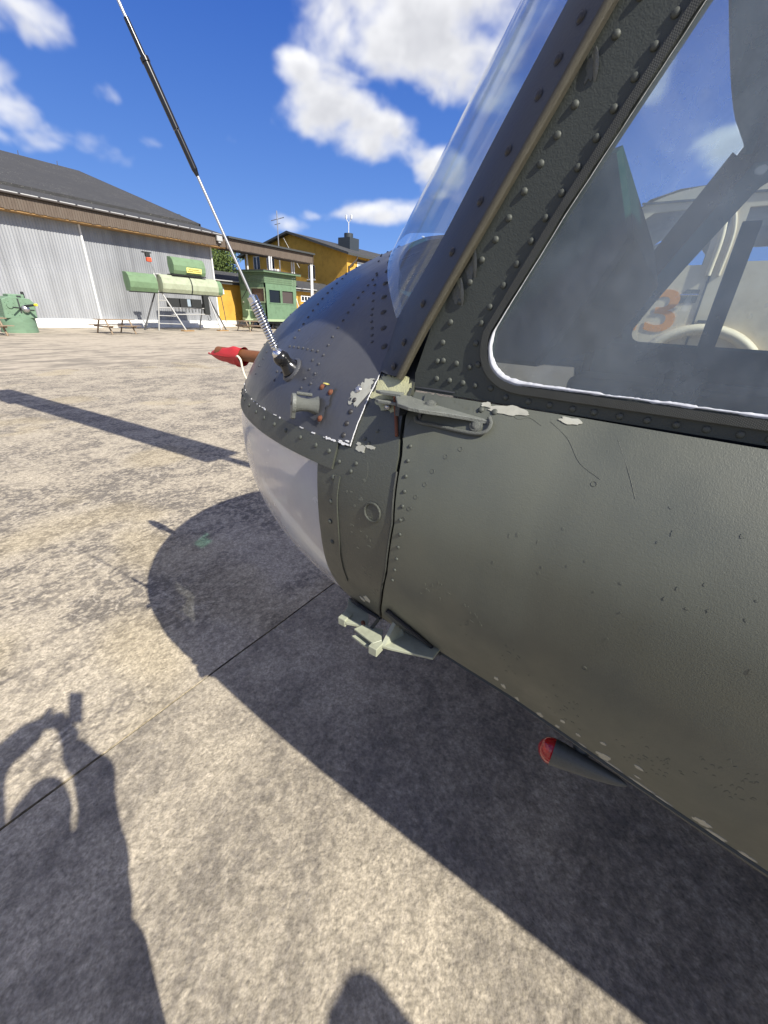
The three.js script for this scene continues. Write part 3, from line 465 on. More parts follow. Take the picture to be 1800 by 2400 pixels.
function blot(pts, off = 0.0012, n = 3) {                               // primer patch over a (t, y) outline
  const s = new THREE.Shape(pts.map((p) => new THREE.Vector2(p[0] * 10, p[1] * 10))), jag = s.getSpacedPoints(90).map((p, i) => new THREE.Vector2(p.x + 0.05 * (vn(i * 0.7, 2, 256, 4, 3) - 0.5), p.y + 0.09 * (vn(i * 0.7, 3, 256, 4, 6) - 0.5)));
  let g = new THREE.ShapeGeometry(new THREE.Shape(jag)).toNonIndexed();
  for (let k = 0; k < n; k++) {                                         // split so that it follows the curve
    const p = g.attributes.position, o = [];
    for (let i = 0; i < p.count; i += 3) { const v = [0, 1, 2].map((j) => [p.getX(i + j), p.getY(i + j)]), m = (a, b) => [(a[0] + b[0]) / 2, (a[1] + b[1]) / 2], ab = m(v[0], v[1]), bc = m(v[1], v[2]), ca = m(v[2], v[0]); for (const tr of [[v[0], ab, ca], [ab, v[1], bc], [ca, bc, v[2]], [ab, bc, ca]]) for (const q of tr) o.push(q[0], q[1], 0); }
    g = new THREE.BufferGeometry(); g.setAttribute('position', new THREE.Float32BufferAttribute(o, 3));
  }
  const p = g.attributes.position, uv = [], nn = [];
  for (let i = 0; i < p.count; i++) { const t = p.getX(i) / 10, y = p.getY(i) / 10, q = hp(t, y, off), no = hullNormal(t, y); uv.push(metres(t), y); nn.push(no.x, no.y, no.z); p.setXYZ(i, q.x, q.y, q.z); }
  g.setAttribute('uv', new THREE.Float32BufferAttribute(uv, 2)); g.setAttribute('normal', new THREE.Float32BufferAttribute(nn, 3));
  const a = V(), b = V(), c = V();
  for (let i = 0; i < p.count; i += 3) { a.fromBufferAttribute(p, i); b.fromBufferAttribute(p, i + 1); c.fromBufferAttribute(p, i + 2); if (b.clone().sub(a).cross(c.clone().sub(a)).dot(V(nn[3 * i], nn[3 * i + 1], nn[3 * i + 2])) < 0) { p.setXYZ(i + 1, c.x, c.y, c.z); p.setXYZ(i + 2, b.x, b.y, b.z); const q = uv.slice(2 * i + 2, 2 * i + 4); g.attributes.uv.setXY(i + 1, uv[2 * i + 4], uv[2 * i + 5]); g.attributes.uv.setXY(i + 2, q[0], q[1]); } }
  return g;
}
part('primer_patch', blot([[0.0825, 1.66], [0.0825, 1.699], [0.05, 1.699], [0.044, 1.69], [0.0445, 1.675], [0.047, 1.66], [0.049, 1.645], [0.062, 1.645], [0.072, 1.652], [0.078, 1.655]]), M.primer, origin.fu, 'yellow-green primer where the paint has come off under the post');
part('primer_patch', [blot([[0.092, 1.64], [0.106, 1.645], [0.108, 1.66], [0.1, 1.682], [0.088, 1.69], [0.086, 1.67]], 0.0036)], M.primerGrey, noseShell, 'pale bare patch at the rear edge of the nose');
hullRivets([0.101, 1.668, 0.058, 1.652], 0.0056, M.steelScrew, noseShell, 0.004, 'screw', slotted);
{
  const r = rng(77);
  for (const [t, y, w, h] of [[-.173, 1.2, .006, .012], [-.187, 1.18, .006, .014], [-.215, 1.15, .006, .018], [-.262, 1.145, .008, .02], [-.296, 1.15, .006, .012], [-.3, 1.2, .005, .008], [-.345, 1.135, .01, .006], [-.378, 1.155, .014, .026], [-.40, 1.136, .022, .006], [-.43, 1.17, .006, .006], [-.447, 1.137, .026, .008], [-.48, 1.133, .018, .006], [-.53, 1.155, .014, .018], [-.56, 1.136, .022, .012], [-.6, 1.135, .016, .01], [-.33, 1.185, .005, .007], [-.365, 1.215, .006, .006], [-.42, 1.21, .008, .006], [0.03, 1.165, .009, .005], [.035, 1.21, .008, .004], [-.02, 1.13, .01, .005]]) part('paint_chip', flake(t, y, w * 0.85, h * 0.85, Math.round(r() * 999), 'hull', 0.0008), M.primerGrey, origin.door);
  for (const [t, y, w, h] of [[-.095, 1.677, .034, .007], [-.185, 1.676, .016, .005], [-.06, 1.68, .008, .004]]) part('paint_chip', flake(t, y, w, h, Math.round(r() * 999), 'hull', 0.0012), M.primerGrey, origin.door, 'bare pale flake under the window sill');
  const edge = []; for (let k = 0; k < 34; k++) { const t = r() < 0.35 ? lerp(0.105, 0.125, r()) : lerp(0.12, 0.45, r()); edge.push(flake(t, 1.5775 + 0.002 * (r() - 0.5), 0.001 + 0.0045 * r() * r(), 0.0007 + 0.0014 * r(), k + 200, 'hull', 0.0052)); }
  for (let k = 0; k < 22; k++) edge.push(flake(0.0842 + 0.0006 * (r() - 0.5), lerp(1.58, 1.7, k / 22), 0.00045, 0.0035, k + 300, 'hull', 0.0034));
  for (let k = 0; k < 9; k++) edge.push(flake(0.0865 + 0.014 * r(), 1.577 + 0.007 * r() * r(), 0.0025 * r() + 0.0006, 0.0008 + 0.0016 * r(), k + 330, 'hull', 0.005));
  part('paint_chip', edge, M.whitePaint, band, 'white chipped edge along the top of the nose band').userData.kind = 'stuff';
  for (const [t, y, w, h] of [[0.072, 1.578, .007, .006], [0.062, 1.585, .006, .003], [0.076, 1.585, .003, .003], [0.066, 1.235, .005, .014], [0.075, 1.22, .004, .01]]) part('paint_chip', flake(t, y, w, h, Math.round(r() * 999), 'hull', 0.0011), M.primerGrey, origin.fr);
  // blistered and scuffed paint low on the door
  const sc = []; for (const [t, y, rt, ry, n] of [[-.12, 1.33, .03, .05, 16], [-.2, 1.29, .03, .05, 16], [-.42, 1.24, .05, .05, 34], [-.5, 1.3, .05, .05, 30], [-.3, 1.25, .04, .06, 20], [-.55, 1.38, .05, .06, 18], [-.05, 1.36, .04, .05, 10], [-.33, 1.5, .25, .12, 26], [.06, 1.45, .02, .1, 16], [.05, 1.3, .02, .08, 12]]) for (let k = 0; k < n; k++) sc.push(flake(t + rt * (r() + r() - 1), y + ry * (r() + r() - 1), 0.0008 + 0.002 * r(), 0.0015 + 0.004 * r() * r(), Math.round(r() * 999), 'hull', 0.0004, 0.0006));
  part('paint_blisters', sc, M.hull, origin.door).userData.kind = 'stuff';
  // curls of peeling paint on the door frame
  for (const [z, y, len, w] of [[-0.274, 1.873, .04, .011], [-0.288, 1.834, .036, .012], [-0.162, 2.062, .03, .008]]) part('peeling_paint', grid(10, 5, (u, v) => { const e = Math.pow(Math.sin(0.12 + u * 2.9), 0.6), a = v * 1.2; return V(frameX(z, y) - 0.0005 - Math.sin(a) * w * 0.55 * e, y - len * (u - 0.5), z + 0.2 * len * (u - 0.5) - w * 0.2 + (1 - Math.cos(a)) * w * 0.9 * e + v * 0.002); }, (u, v) => [u * 0.05, v * 0.02]), M.bracket, heli);
  for (const [z, y, w, h] of [[-0.279, 1.87, .009, .022], [-0.293, 1.833, .01, .02], [-0.165, 2.06, .006, .016]]) part('bare_patch', flake(z, y, w, h, Math.round(r() * 999), 'frame', 0.0008), M.frame, heli);
  for (const l of [[[-.16, 1.672], [-.19, 1.655], [-.215, 1.63], [-.245, 1.617]], [[-.25, 1.665], [-.275, 1.63], [-.29, 1.605]], [[-.1, 1.675], [-.115, 1.668], [-.13, 1.672], [-.15, 1.665]], [[.03, 1.64], [.033, 1.62], [.028, 1.60]], [[.06, 1.56], [.057, 1.54], [.06, 1.52]]]) part('paint_crack', tube(l.map(([t, y]) => hp(t, y, 0.0001)), 0.00028, 30, 4), M.hull, heli);
  // small pimples, drips and rings in the thick paint of the door and frame
  const rings = []; for (const [t, y] of [[-.045, 1.615], [-.025, 1.6], [-.01, 1.575], [-.003, 1.553], [0.004, 1.53], [0.008, 1.508], [.012, 1.487], [-.24, 1.61], [-.52, 1.42], [-.55, 1.4], [-.3, 1.36]]) { const n = hullNormal(t, y), g = new THREE.TorusGeometry(0.0034, 0.00035, 5, 16); g.applyQuaternion(new THREE.Quaternion().setFromUnitVectors(V(0, 0, 1), n)); const p = hp(t, y, 0.0003); g.translate(p.x, p.y, p.z); rings.push(g); }
  for (const g of rings) part('filled_rivet', g, M.hull, origin.door);
  const cover = new THREE.TorusGeometry(0.0175, 0.0022, 8, 40), cq = new THREE.Quaternion().setFromUnitVectors(V(0, 0, 1), hullNormal(0.04, 1.475)), cp = hp(0.045, 1.478, 0.0005); cover.applyQuaternion(cq); cover.translate(cp.x, cp.y, cp.z); part('round_cover', cover, M.frame, origin.fr);
  part('seam_strip', skin(3, 30, (u, v) => [lerp(0.088, 0.0945, u) + 0.004 * Math.sin(v * 9) * 0.2, lerp(1.27, 1.52, v)], 0.0025, 0.004), M.frame, origin.fr);
  const edgeRub = []; const pts = []; for (let k = 0; k <= 30; k++) { const y = lerp(1.12, 1.56, k / 30); pts.push(hp(seamAt(y) + 0.0008, y, 0.0012)); } edgeRub.push(tube(pts, 0.0022, 60, 6)); part('seam_rubber', edgeRub, M.seal, heli);
}
// ---- hinges: a shelf with two lugs over a scoop, a rusty pin; below, a gusseted plate between two lugs
{
  const plate = (list, y, th, tilt = () => 0) => { const g = poly(list, th, 0.0007), q = g.index ? g.toNonIndexed() : g, p = q.attributes.position; for (let i = 0; i < p.count; i++) { const x = p.getX(i), z = p.getY(i), d = p.getZ(i); p.setXYZ(i, x, y - d + tilt(z), z); } q.computeVertexNormals(); return boxUV(q); };
  const tilt = (z) => (z + 0.375) * -0.083;
  const up = part('upper_hinge', [plate([[0.612, -0.378], [0.556, -0.338], [0.552, -0.316], [0.556, -0.298], [0.575, -0.262], [0.587, -0.232], [0.597, -0.2], [0.615, -0.2], [0.625, -0.3], [0.625, -0.378]], 1.675, 0.0045, tilt),
    plate([[0.62, -0.365], [0.598, -0.36], [0.595, -0.398], [0.602, -0.412], [0.612, -0.404]], 1.6775, 0.0035), plate([[0.616, -0.36], [0.592, -0.356], [0.588, -0.396], [0.596, -0.408], [0.606, -0.4]], 1.6635, 0.0035),
    tube([hp(0.026, 1.645, 0.004), hp(0.022, 1.6395, 0.003), hp(0.0036, 1.639, 0.004), hp(-0.055, 1.638, 0.005), hp(-0.076, 1.643, 0.006), hp(-0.08, 1.654, 0.007), hp(-0.074, 1.662, 0.006)], 0.0032, 50, 7, 0.5)], M.bracket, heli, 'long grey upper door hinge with two lugs');
  part('hinge_pad', blot([[0.024, 1.68], [0.014, 1.681], [-0.066, 1.664], [-0.079, 1.657], [-0.078, 1.645], [-0.056, 1.638], [0.024, 1.64]], 0.0032, 2), M.hull, up);
  part('hinge_web', [box(0.572, 0.625, 1.648, 1.673, -0.352, -0.344), box(0.59, 0.62, 1.642, 1.67, -0.318, -0.313)], M.bracketDark, up);
  stud(slotted, M.bracket, up, 'bolt', hp(-0.058, 1.649, 0.005), hullNormal(-0.058, 1.649), 0.0085);
  stud(slotted, M.bracket, up, 'bolt', V(0.598, 1.6705, -0.302), V(-0.35, 1, 0).normalize(), 0.0085);
  part('hinge_pin', [rod(V(0.6, 1.674, -0.372), V(0.594, 1.645, -0.364), 0.003), rod(V(0.594, 1.647, -0.364), hp(0.037, 1.612, 0.004), 0.003)], M.rust, up, 'rusty hinge pin');
  const lo = part('lower_hinge', [plate([[0.556, -0.346], [0.562, -0.325], [0.593, -0.236], [0.63, -0.236], [0.63, -0.33], [0.6, -0.35]], 1.151, 0.005),
    box(0.536, 0.572, 1.134, 1.156, -0.364, -0.342, 0.002), plate([[0.559, -0.419], [0.582, -0.411], [0.595, -0.366], [0.566, -0.35], [0.548, -0.36]], 1.156, 0.004), plate([[0.552, -0.42], [0.563, -0.412], [0.566, -0.37], [0.55, -0.36], [0.545, -0.378]], 1.14, 0.004)], M.primerGreen, heli, 'pale green lower door hinge below the seam');
  const gus = new THREE.BufferGeometry(); { const q = [V(0.557, 1.152, -0.345), V(0.611, 1.152, -0.328), V(0.603, 1.197, -0.342)], w = V(0.003, 0, 0.008), r = q.map((p) => p.clone().add(w)), t = (a, b, c) => [...a.toArray(), ...b.toArray(), ...c.toArray()], l = [...t(q[0], q[1], q[2]), ...t(r[0], r[2], r[1])]; for (let i = 0; i < 3; i++) { const j = (i + 1) % 3; l.push(...t(q[i], r[i], r[j]), ...t(q[i], r[j], q[j])); } gus.setAttribute('position', new THREE.Float32BufferAttribute(l, 3)); gus.computeVertexNormals(); boxUV(gus); }
  part('gusset', gus, M.primerGreen, lo);
  part('hinge_arm', [plate([[0.64, -0.5], [0.614, -0.482], [0.59, -0.474], [0.573, -0.47], [0.568, -0.45], [0.588, -0.404], [0.603, -0.412], [0.64, -0.44]], 1.152, 0.006), box(0.566, 0.596, 1.136, 1.158, -0.474, -0.452, 0.003), rod(V(0.58, 1.147, -0.452), V(0.585, 1.147, -0.41), 0.008, 0.006, 10)], M.primerGreen, lo);
  part('hinge_pad', [blot([[0.034, 1.245], [0.042, 1.225], [0.02, 1.17], [-0.01, 1.125], [-0.036, 1.112], [-0.034, 1.135], [-0.005, 1.185]], 0.0055, 2), blot([[0.122, 1.14], [0.115, 1.165], [0.085, 1.158], [0.062, 1.15], [0.06, 1.128], [0.085, 1.118]], 0.0055, 2), tube([hp(0.034, 1.245, 0.005), hp(0.0, 1.193, 0.006), hp(-0.036, 1.13, 0.005)], 0.0045, 20, 6), tube([hp(0.122, 1.145, 0.005), hp(0.1, 1.165, 0.006), hp(0.066, 1.155, 0.005)], 0.0045, 20, 6)], M.bracketDark, lo);
  part('hinge_pin', [rod(hp(0.05, 1.2, 0.012), V(0.585, 1.145, -0.395), 0.004)], M.bracketDark, lo); part('rusty_bolt', [rod(V(0.578, 1.152, -0.405), V(0.592, 1.152, -0.42), 0.005)], M.rust, lo);
}
// ---- jack fitting on the nose, whip antenna, pitot tube, light
{
  const t = 0.152, y = 1.625, n = hullNormal(t, y), o = hp(t, y, 0.003), f = V(-0.75, 0.12, -0.62).normalize();
  const plate = poly([[0.131, 1.597], [0.133, 1.659], [0.162, 1.662], [0.17, 1.648], [0.157, 1.597]].map(([a, b]) => [a * 10, b * 10]), 0.001);
  const pl = blot([[0.131, 1.597], [0.133, 1.659], [0.162, 1.662], [0.172, 1.645], [0.157, 1.597]], 0.0062, 2);
  const br = part('jack_fitting', pl, M.nose, heli, 'stubby grey fitting with a disc end bolted to the nose');
  const neckA = hp(0.147, 1.624, 0.004), neckB = neckA.clone().addScaledVector(f, 0.045);
  const neck = new THREE.LatheGeometry([[0.02, 0], [0.016, 0.008], [0.0125, 0.02], [0.0135, 0.034], [0.017, 0.045]].map((p) => new THREE.Vector2(...p)), 20); neck.applyQuaternion(new THREE.Quaternion().setFromUnitVectors(V(0, 1, 0), f)); neck.translate(neckA.x, neckA.y, neckA.z);
  part('neck', neck, M.bracket, br);
  const disc = poly((() => { const l = []; for (let k = 0; k < 26; k++) { const a = k / 26 * Math.PI * 2 + 0.4, r = 0.0195 * (Math.sin(a) < -0.75 ? 1.5 : 1); l.push([Math.cos(a) * r * (Math.sin(a) < -0.75 ? 0.62 : 1), Math.sin(a) * r]); } return l; })(), 0.006, 0.001);
  disc.applyQuaternion(new THREE.Quaternion().setFromRotationMatrix(new THREE.Matrix4().lookAt(V(0, 0, 0), f.clone().negate(), V(0, 1, 0)))); disc.translate(neckB.x, neckB.y, neckB.z);
  part('disc', disc, M.bracket, br);
  const lever = hp(0.16, 1.66, 0.03); part('lever', rod(neckB.clone().add(V(0.006, 0.02, 0)), neckB.clone().add(V(0.028, 0.016, 0.02)), 0.0035), M.bracket, br);
  for (const [a, b] of [[0.136, 1.652], [0.153, 1.657], [0.135, 1.605]]) stud(slotted, M.rust, br, 'bolt', hp(a, b, 0.006), hullNormal(a, b), 0.0055);
  stud(domeG, M.bracket, br, 'bolt', neckB.clone().addScaledVector(f, 0.007), f, 0.004);
  part('paint_chip', flake(0.149, 1.664, 0.006, 0.0015, 5, 'hull', 0.0068), M.plateYellow, br);
  // antenna
  const d = V(-0.272, 0.9275, -0.256).normalize(), base = hp(0.233, 1.672, 0.002), bn = hullNormal(0.233, 1.672), ax = bn.clone().lerp(d, 0.35).normalize();
  const ant = part('whip_antenna', (() => { const g = new THREE.LatheGeometry([[0.03, 0], [0.03, 0.003], [0.024, 0.006]].map((p) => new THREE.Vector2(...p)), 28); g.applyQuaternion(new THREE.Quaternion().setFromUnitVectors(V(0, 1, 0), bn)); g.translate(base.x, base.y, base.z); return g; })(), M.nose, heli, 'tall whip antenna on a coil spring');
  const bell = new THREE.LatheGeometry([[0.0235, 0.004], [0.0205, 0.01], [0.0165, 0.018], [0.0155, 0.024], [0.0175, 0.031], [0.0182, 0.037], [0.016, 0.044], [0.011, 0.049]].map((p) => new THREE.Vector2(...p)), 28); bell.applyQuaternion(new THREE.Quaternion().setFromUnitVectors(V(0, 1, 0), ax)); bell.translate(base.x, base.y, base.z); part('rubber_foot', bell, M.black, ant);
  const top = base.clone().addScaledVector(ax, 0.046), L = 0.118;
  part('ball', (() => { const g = new THREE.SphereGeometry(0.0125, 20, 12); g.translate(top.x, top.y, top.z); return g; })(), M.chrome, ant);
  const e1 = new THREE.Vector3().crossVectors(d, V(0, 0, 1)).normalize(), e2 = new THREE.Vector3().crossVectors(d, e1), coil = [];
  for (let k = 0; k <= 17 * 14; k++) { const a = k / 14 * Math.PI * 2, q = k / (17 * 14), r = lerp(0.0062, 0.009, q); coil.push(top.clone().addScaledVector(d, 0.014 + q * (L - 0.022)).addScaledVector(e1, Math.cos(a) * r).addScaledVector(e2, Math.sin(a) * r)); }
  part('coil_spring', [new THREE.TubeGeometry(new THREE.CatmullRomCurve3(coil), 17 * 20, 0.0027, 7), rod(top, top.clone().addScaledVector(d, 0.016), 0.0065, 0.0065, 16), rod(top.clone().addScaledVector(d, L - 0.012), top.clone().addScaledVector(d, L + 0.002), 0.0105, 0.0105, 18), rod(top.clone().addScaledVector(d, L), top.clone().addScaledVector(d, L + 0.006), 0.0105, 0.003, 18)], M.chrome, ant);
  const at = (s) => top.clone().addScaledVector(d, s);
  part('whip', rod(at(L), at(0.8), 0.0026, 0.0022), M.steel, ant);
  part('sleeve', [rod(at(0.325), at(0.335), 0.003, 0.0052, 10), rod(at(0.335), at(0.39), 0.0054, 0.0054, 10), rod(at(0.392), at(0.478), 0.0057, 0.006, 10), rod(at(0.478), at(0.484), 0.0072, 0.0072, 10), rod(at(0.484), at(0.53), 0.0045, 0.004, 10)], M.black, ant); part('sleeve', rod(at(0.565), at(0.6), 0.0036, 0.0036, 8), M.black, ant);
  // pitot tube
  part('pitot_tube', [rod(V(1.225, 1.607, -1.3), V(1.225, 1.607, -1.72), 0.026, 0.024, 18)], M.leather, heli, 'brown wrapped pitot tube on the nose');
  // belly light
  const lx = 0.755, ly = 0.874, lz = 0.034;
  const shape = (u, v) => { const a = u * Math.PI * 2, r = 0.033 * Math.pow(1 - v, 0.6) + 0.0015, sn = Math.sin(a); return V(lx + Math.cos(a) * r * 0.78, ly + 0.02 * v + sn * r * 1.08, lz + 0.155 * v); };
  const lamp = part('lamp_fairing', [grid(32, 20, shape), rod(V(lx + 0.022, 0.895, lz + 0.055), V(lx + 0.075, 1.0, lz + 0.05), 0.018, 0.03, 14)], M.lampFairing, heli, 'teardrop lamp fairing under the hull');
  const lens = new THREE.SphereGeometry(0.0335, 24, 16, 0, Math.PI * 2, 0, Math.PI / 2); lens.rotateX(-Math.PI / 2); lens.scale(0.78, 1.1, 0.98); lens.translate(lx, ly, lz);
  part('red_lens', lens, M.redLens, lamp, 'red position light lens');
  part('bulb', (() => { const g = new THREE.SphereGeometry(0.012, 14, 10); g.translate(lx, ly + 0.004, lz - 0.012); return g; })(), M.bulbGlass, lamp);
}
// ---- red cover hung on the pitot tube
{
  const c = thing('pitot_cover', 'red cloth cover slipped over the tube ahead of the nose', 'cover', [1.225, 1.6, -1.66]);
  part('cloth', grid(28, 20, (u, v) => { const a = u * Math.PI * 2, z = lerp(-1.545, -1.775, v), w = Math.pow(1 - Math.pow(v, 2.2), 0.6), h = 0.036 * w + 0.002, k = 0.004 * Math.sin(v * 17 + u * 12) * (1 - v); const flat = Math.abs(Math.cos(a)) > 0.97 ? 1.12 : 1; return V(1.225 + Math.cos(a) * (0.03 * w + 0.003) * flat, 1.602 - 0.006 * v + Math.sin(a) * (h + k) - (Math.sin(a) < -0.3 && v > 0.1 && v < 0.18 ? 0.012 : 0), z); }, (u, v) => [u * 0.2, v * 0.23]), M.red, c);
  part('hem', [tube([V(1.195, 1.598, -1.55), V(1.191, 1.597, -1.65), V(1.205, 1.596, -1.76), V(1.222, 1.597, -1.79)], 0.0035, 30, 6)], M.red, c);
  part('cord', tube([V(1.193, 1.602, -1.556), V(1.187, 1.606, -1.54), V(1.186, 1.592, -1.522), V(1.187, 1.56, -1.517), V(1.19, 1.53, -1.51), V(1.2, 1.5, -1.5)], 0.0045, 30, 6), M.rope, c, 'white cord');
}

// ---------------------------------------------------------------- hangar, covered walkway
const font = await new FontLoader().loadAsync('fonts/droid/droid_sans_bold.typeface.json');
function text(str, size, depth = 0.006) { const g = new TextGeometry(str, { font, size, depth, curveSegments: 5, bevelEnabled: false }); g.computeBoundingBox(); const c = g.boundingBox.getCenter(V(0, 0, 0)); g.translate(-c.x, -c.y, 0); return g.index ? g.toNonIndexed() : g; }
function corrugated(x0, x1, y0, y1, z, pitch = 0.16, depth = 0.013, per = 6) {
  const n = Math.round((x1 - x0) / pitch) * per;
  return grid(n, 1, (u, v) => V(lerp(x0, x1, u), lerp(y0, y1, v), z + depth * Math.sin(u * n / per * Math.PI * 2)), (u, v, p) => [p.x, p.y]);
}
{
  const h = thing('hangar', 'long grey corrugated hangar with dark roof and wooden eaves at the left', 'hangar', [10, 0, -33.8]);
  part('plinth', box(-28, 24.72, 0, 0.52, -34.3, -33.76), M.whiteWall, h, 'white base strip of the hangar wall');
  part('wall_sheet', corrugated(-28, 14.93, 0.5, 3.31, -33.82), M.zinc, h); part('wall_sheet', corrugated(-28, 14.93, 3.29, 6.5, -33.84), M.zinc, h);
  part('wall_sheet', corrugated(15.03, 24.66, 0.5, 3.33, -34.06), M.zinc, h); part('wall_sheet', corrugated(15.03, 24.66, 3.31, 6.6, -34.08), M.zinc, h);
  part('door_edge', box(14.92, 15.02, 0.5, 6.4, -34.1, -33.78), M.whitePaint, h); part('corner_trim', box(24.64, 24.74, 0.5, 6.4, -34.2, -33.98), M.whitePaint, h);
  part('end_wall', box(24.5, 24.62, 0, 7.2, -76, -34.2), M.zinc, h);
  part('soffit', box(-28, 25.5, 6.02, 6.1, -34.3, -33.12), M.timber, h);
  // eaves boards, each a little out of line
  const bd = [], r = rng(31); for (let x = -8; x < 25.4; x += 0.142) { const y0 = 6.06 + 0.06 * r(), t = 0.02 + 0.02 * r(); bd.push(box(x, x + 0.13, y0, 6.78, -33.1 - t, -33.07)); }
  const eb = part('eaves_boards', bd, M.boardOld, h); eb.userData.kind = 'stuff';
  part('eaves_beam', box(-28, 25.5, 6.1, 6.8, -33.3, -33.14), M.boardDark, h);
  part('gutter', [rod(V(-28, 6.84, -32.95), V(25.5, 6.84, -32.95), 0.06, 0.06, 8)], M.boardDark, h);
  const dash = []; for (let x = -8; x < 25; x += 0.95) dash.push(box(x, x + 0.82, 6.89, 6.94, -32.99, -32.94)); part('eaves_flashing', dash, M.alu, h).userData.kind = 'stuff';
  // roof: lower flared course, then the main slope to the ridge
  const roof = part('roof', [grid(1, 1, (u, v) => V(lerp(-28, 25.7, u), lerp(6.92, 7.75, v), lerp(-32.98, -36.5, v)), (u, v, p) => [p.x, p.z]), grid(1, 1, (u, v) => V(lerp(-28, 25.75, u), lerp(7.9, 13.43, v), lerp(-36.4, -55.4, v)), (u, v, p) => [p.x, p.z]), grid(1, 1, (u, v) => V(lerp(-28, 25.75, u), lerp(7.72, 7.9, v), -36.4), (u, v, p) => [p.x, p.y]), grid(1, 1, (u, v) => V(lerp(-28, 25.75, u), lerp(13.43, 7, v), lerp(-55.4, -77, v)), (u, v, p) => [p.x, p.z])], M.felt, h, 'dark felt roof speckled with lichen');
  const vg = new THREE.Shape([[-33, 6.8], [-36.4, 7.6], [-36.4, 7.9], [-55.4, 13.43], [-77, 7]].map((p) => new THREE.Vector2(-p[0], p[1]))), gb = new THREE.ExtrudeGeometry(vg, { depth: 0.1, bevelEnabled: false }); gb.rotateY(Math.PI / 2); gb.translate(25.58, 0, 0);
  part('gable', boxUV(gb), M.boardDark, h);
  const pins = []; for (let x = -4; x < 25; x += 3.1) pins.push(rod(V(x, 13.4, -55.4), V(x + 0.05, 13.75, -55.4), 0.03)); part('ridge_pins', pins, M.legDark, roof).userData.kind = 'stuff';
  part('floodlight', [box(24.55, 25.05, 6.42, 6.78, -32.98, -32.78, 0.03), box(24.7, 24.9, 6.3, 6.42, -32.95, -32.85)], M.alu, h, 'small floodlight on the eaves corner');
  part('downpipe', tube([V(25.0, 3.0, -33.9), V(25.2, 1.5, -33.9), V(25.3, 0.4, -33.9)], 0.03, 12, 6), M.legDark, h);

  const w = thing('covered_walkway', 'narrow boarded roof on white posts running on from the hangar eaves', 'canopy', [30, 0, -33.3]);
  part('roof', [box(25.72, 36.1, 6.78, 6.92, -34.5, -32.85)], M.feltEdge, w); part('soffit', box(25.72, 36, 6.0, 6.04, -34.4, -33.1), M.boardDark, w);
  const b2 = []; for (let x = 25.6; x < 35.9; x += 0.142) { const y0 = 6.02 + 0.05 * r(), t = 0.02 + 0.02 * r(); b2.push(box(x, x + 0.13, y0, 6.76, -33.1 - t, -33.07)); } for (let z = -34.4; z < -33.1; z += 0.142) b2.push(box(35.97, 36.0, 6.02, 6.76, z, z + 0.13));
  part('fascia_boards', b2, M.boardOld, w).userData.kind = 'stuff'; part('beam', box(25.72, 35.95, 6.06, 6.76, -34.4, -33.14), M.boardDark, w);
  for (const [x, z] of [[28.4, -34.2], [30.1, -33.2], [30.35, -33.2], [33.95, -34.2], [34.25, -34.2], [35.75, -33.3], [35.95, -33.3]]) part('post', box(x, x + 0.11, 0, 6.02, z, z + 0.11), M.whitePaint, w);
  part('brace', rod(V(33.2, 0.6, -34.1), V(34.1, 3.0, -34.1), 0.05), M.whitePaint, w); part('brace', rod(V(34.2, 3.2, -34.1), V(35.2, 0.8, -34.1), 0.05), M.whitePaint, w);
}
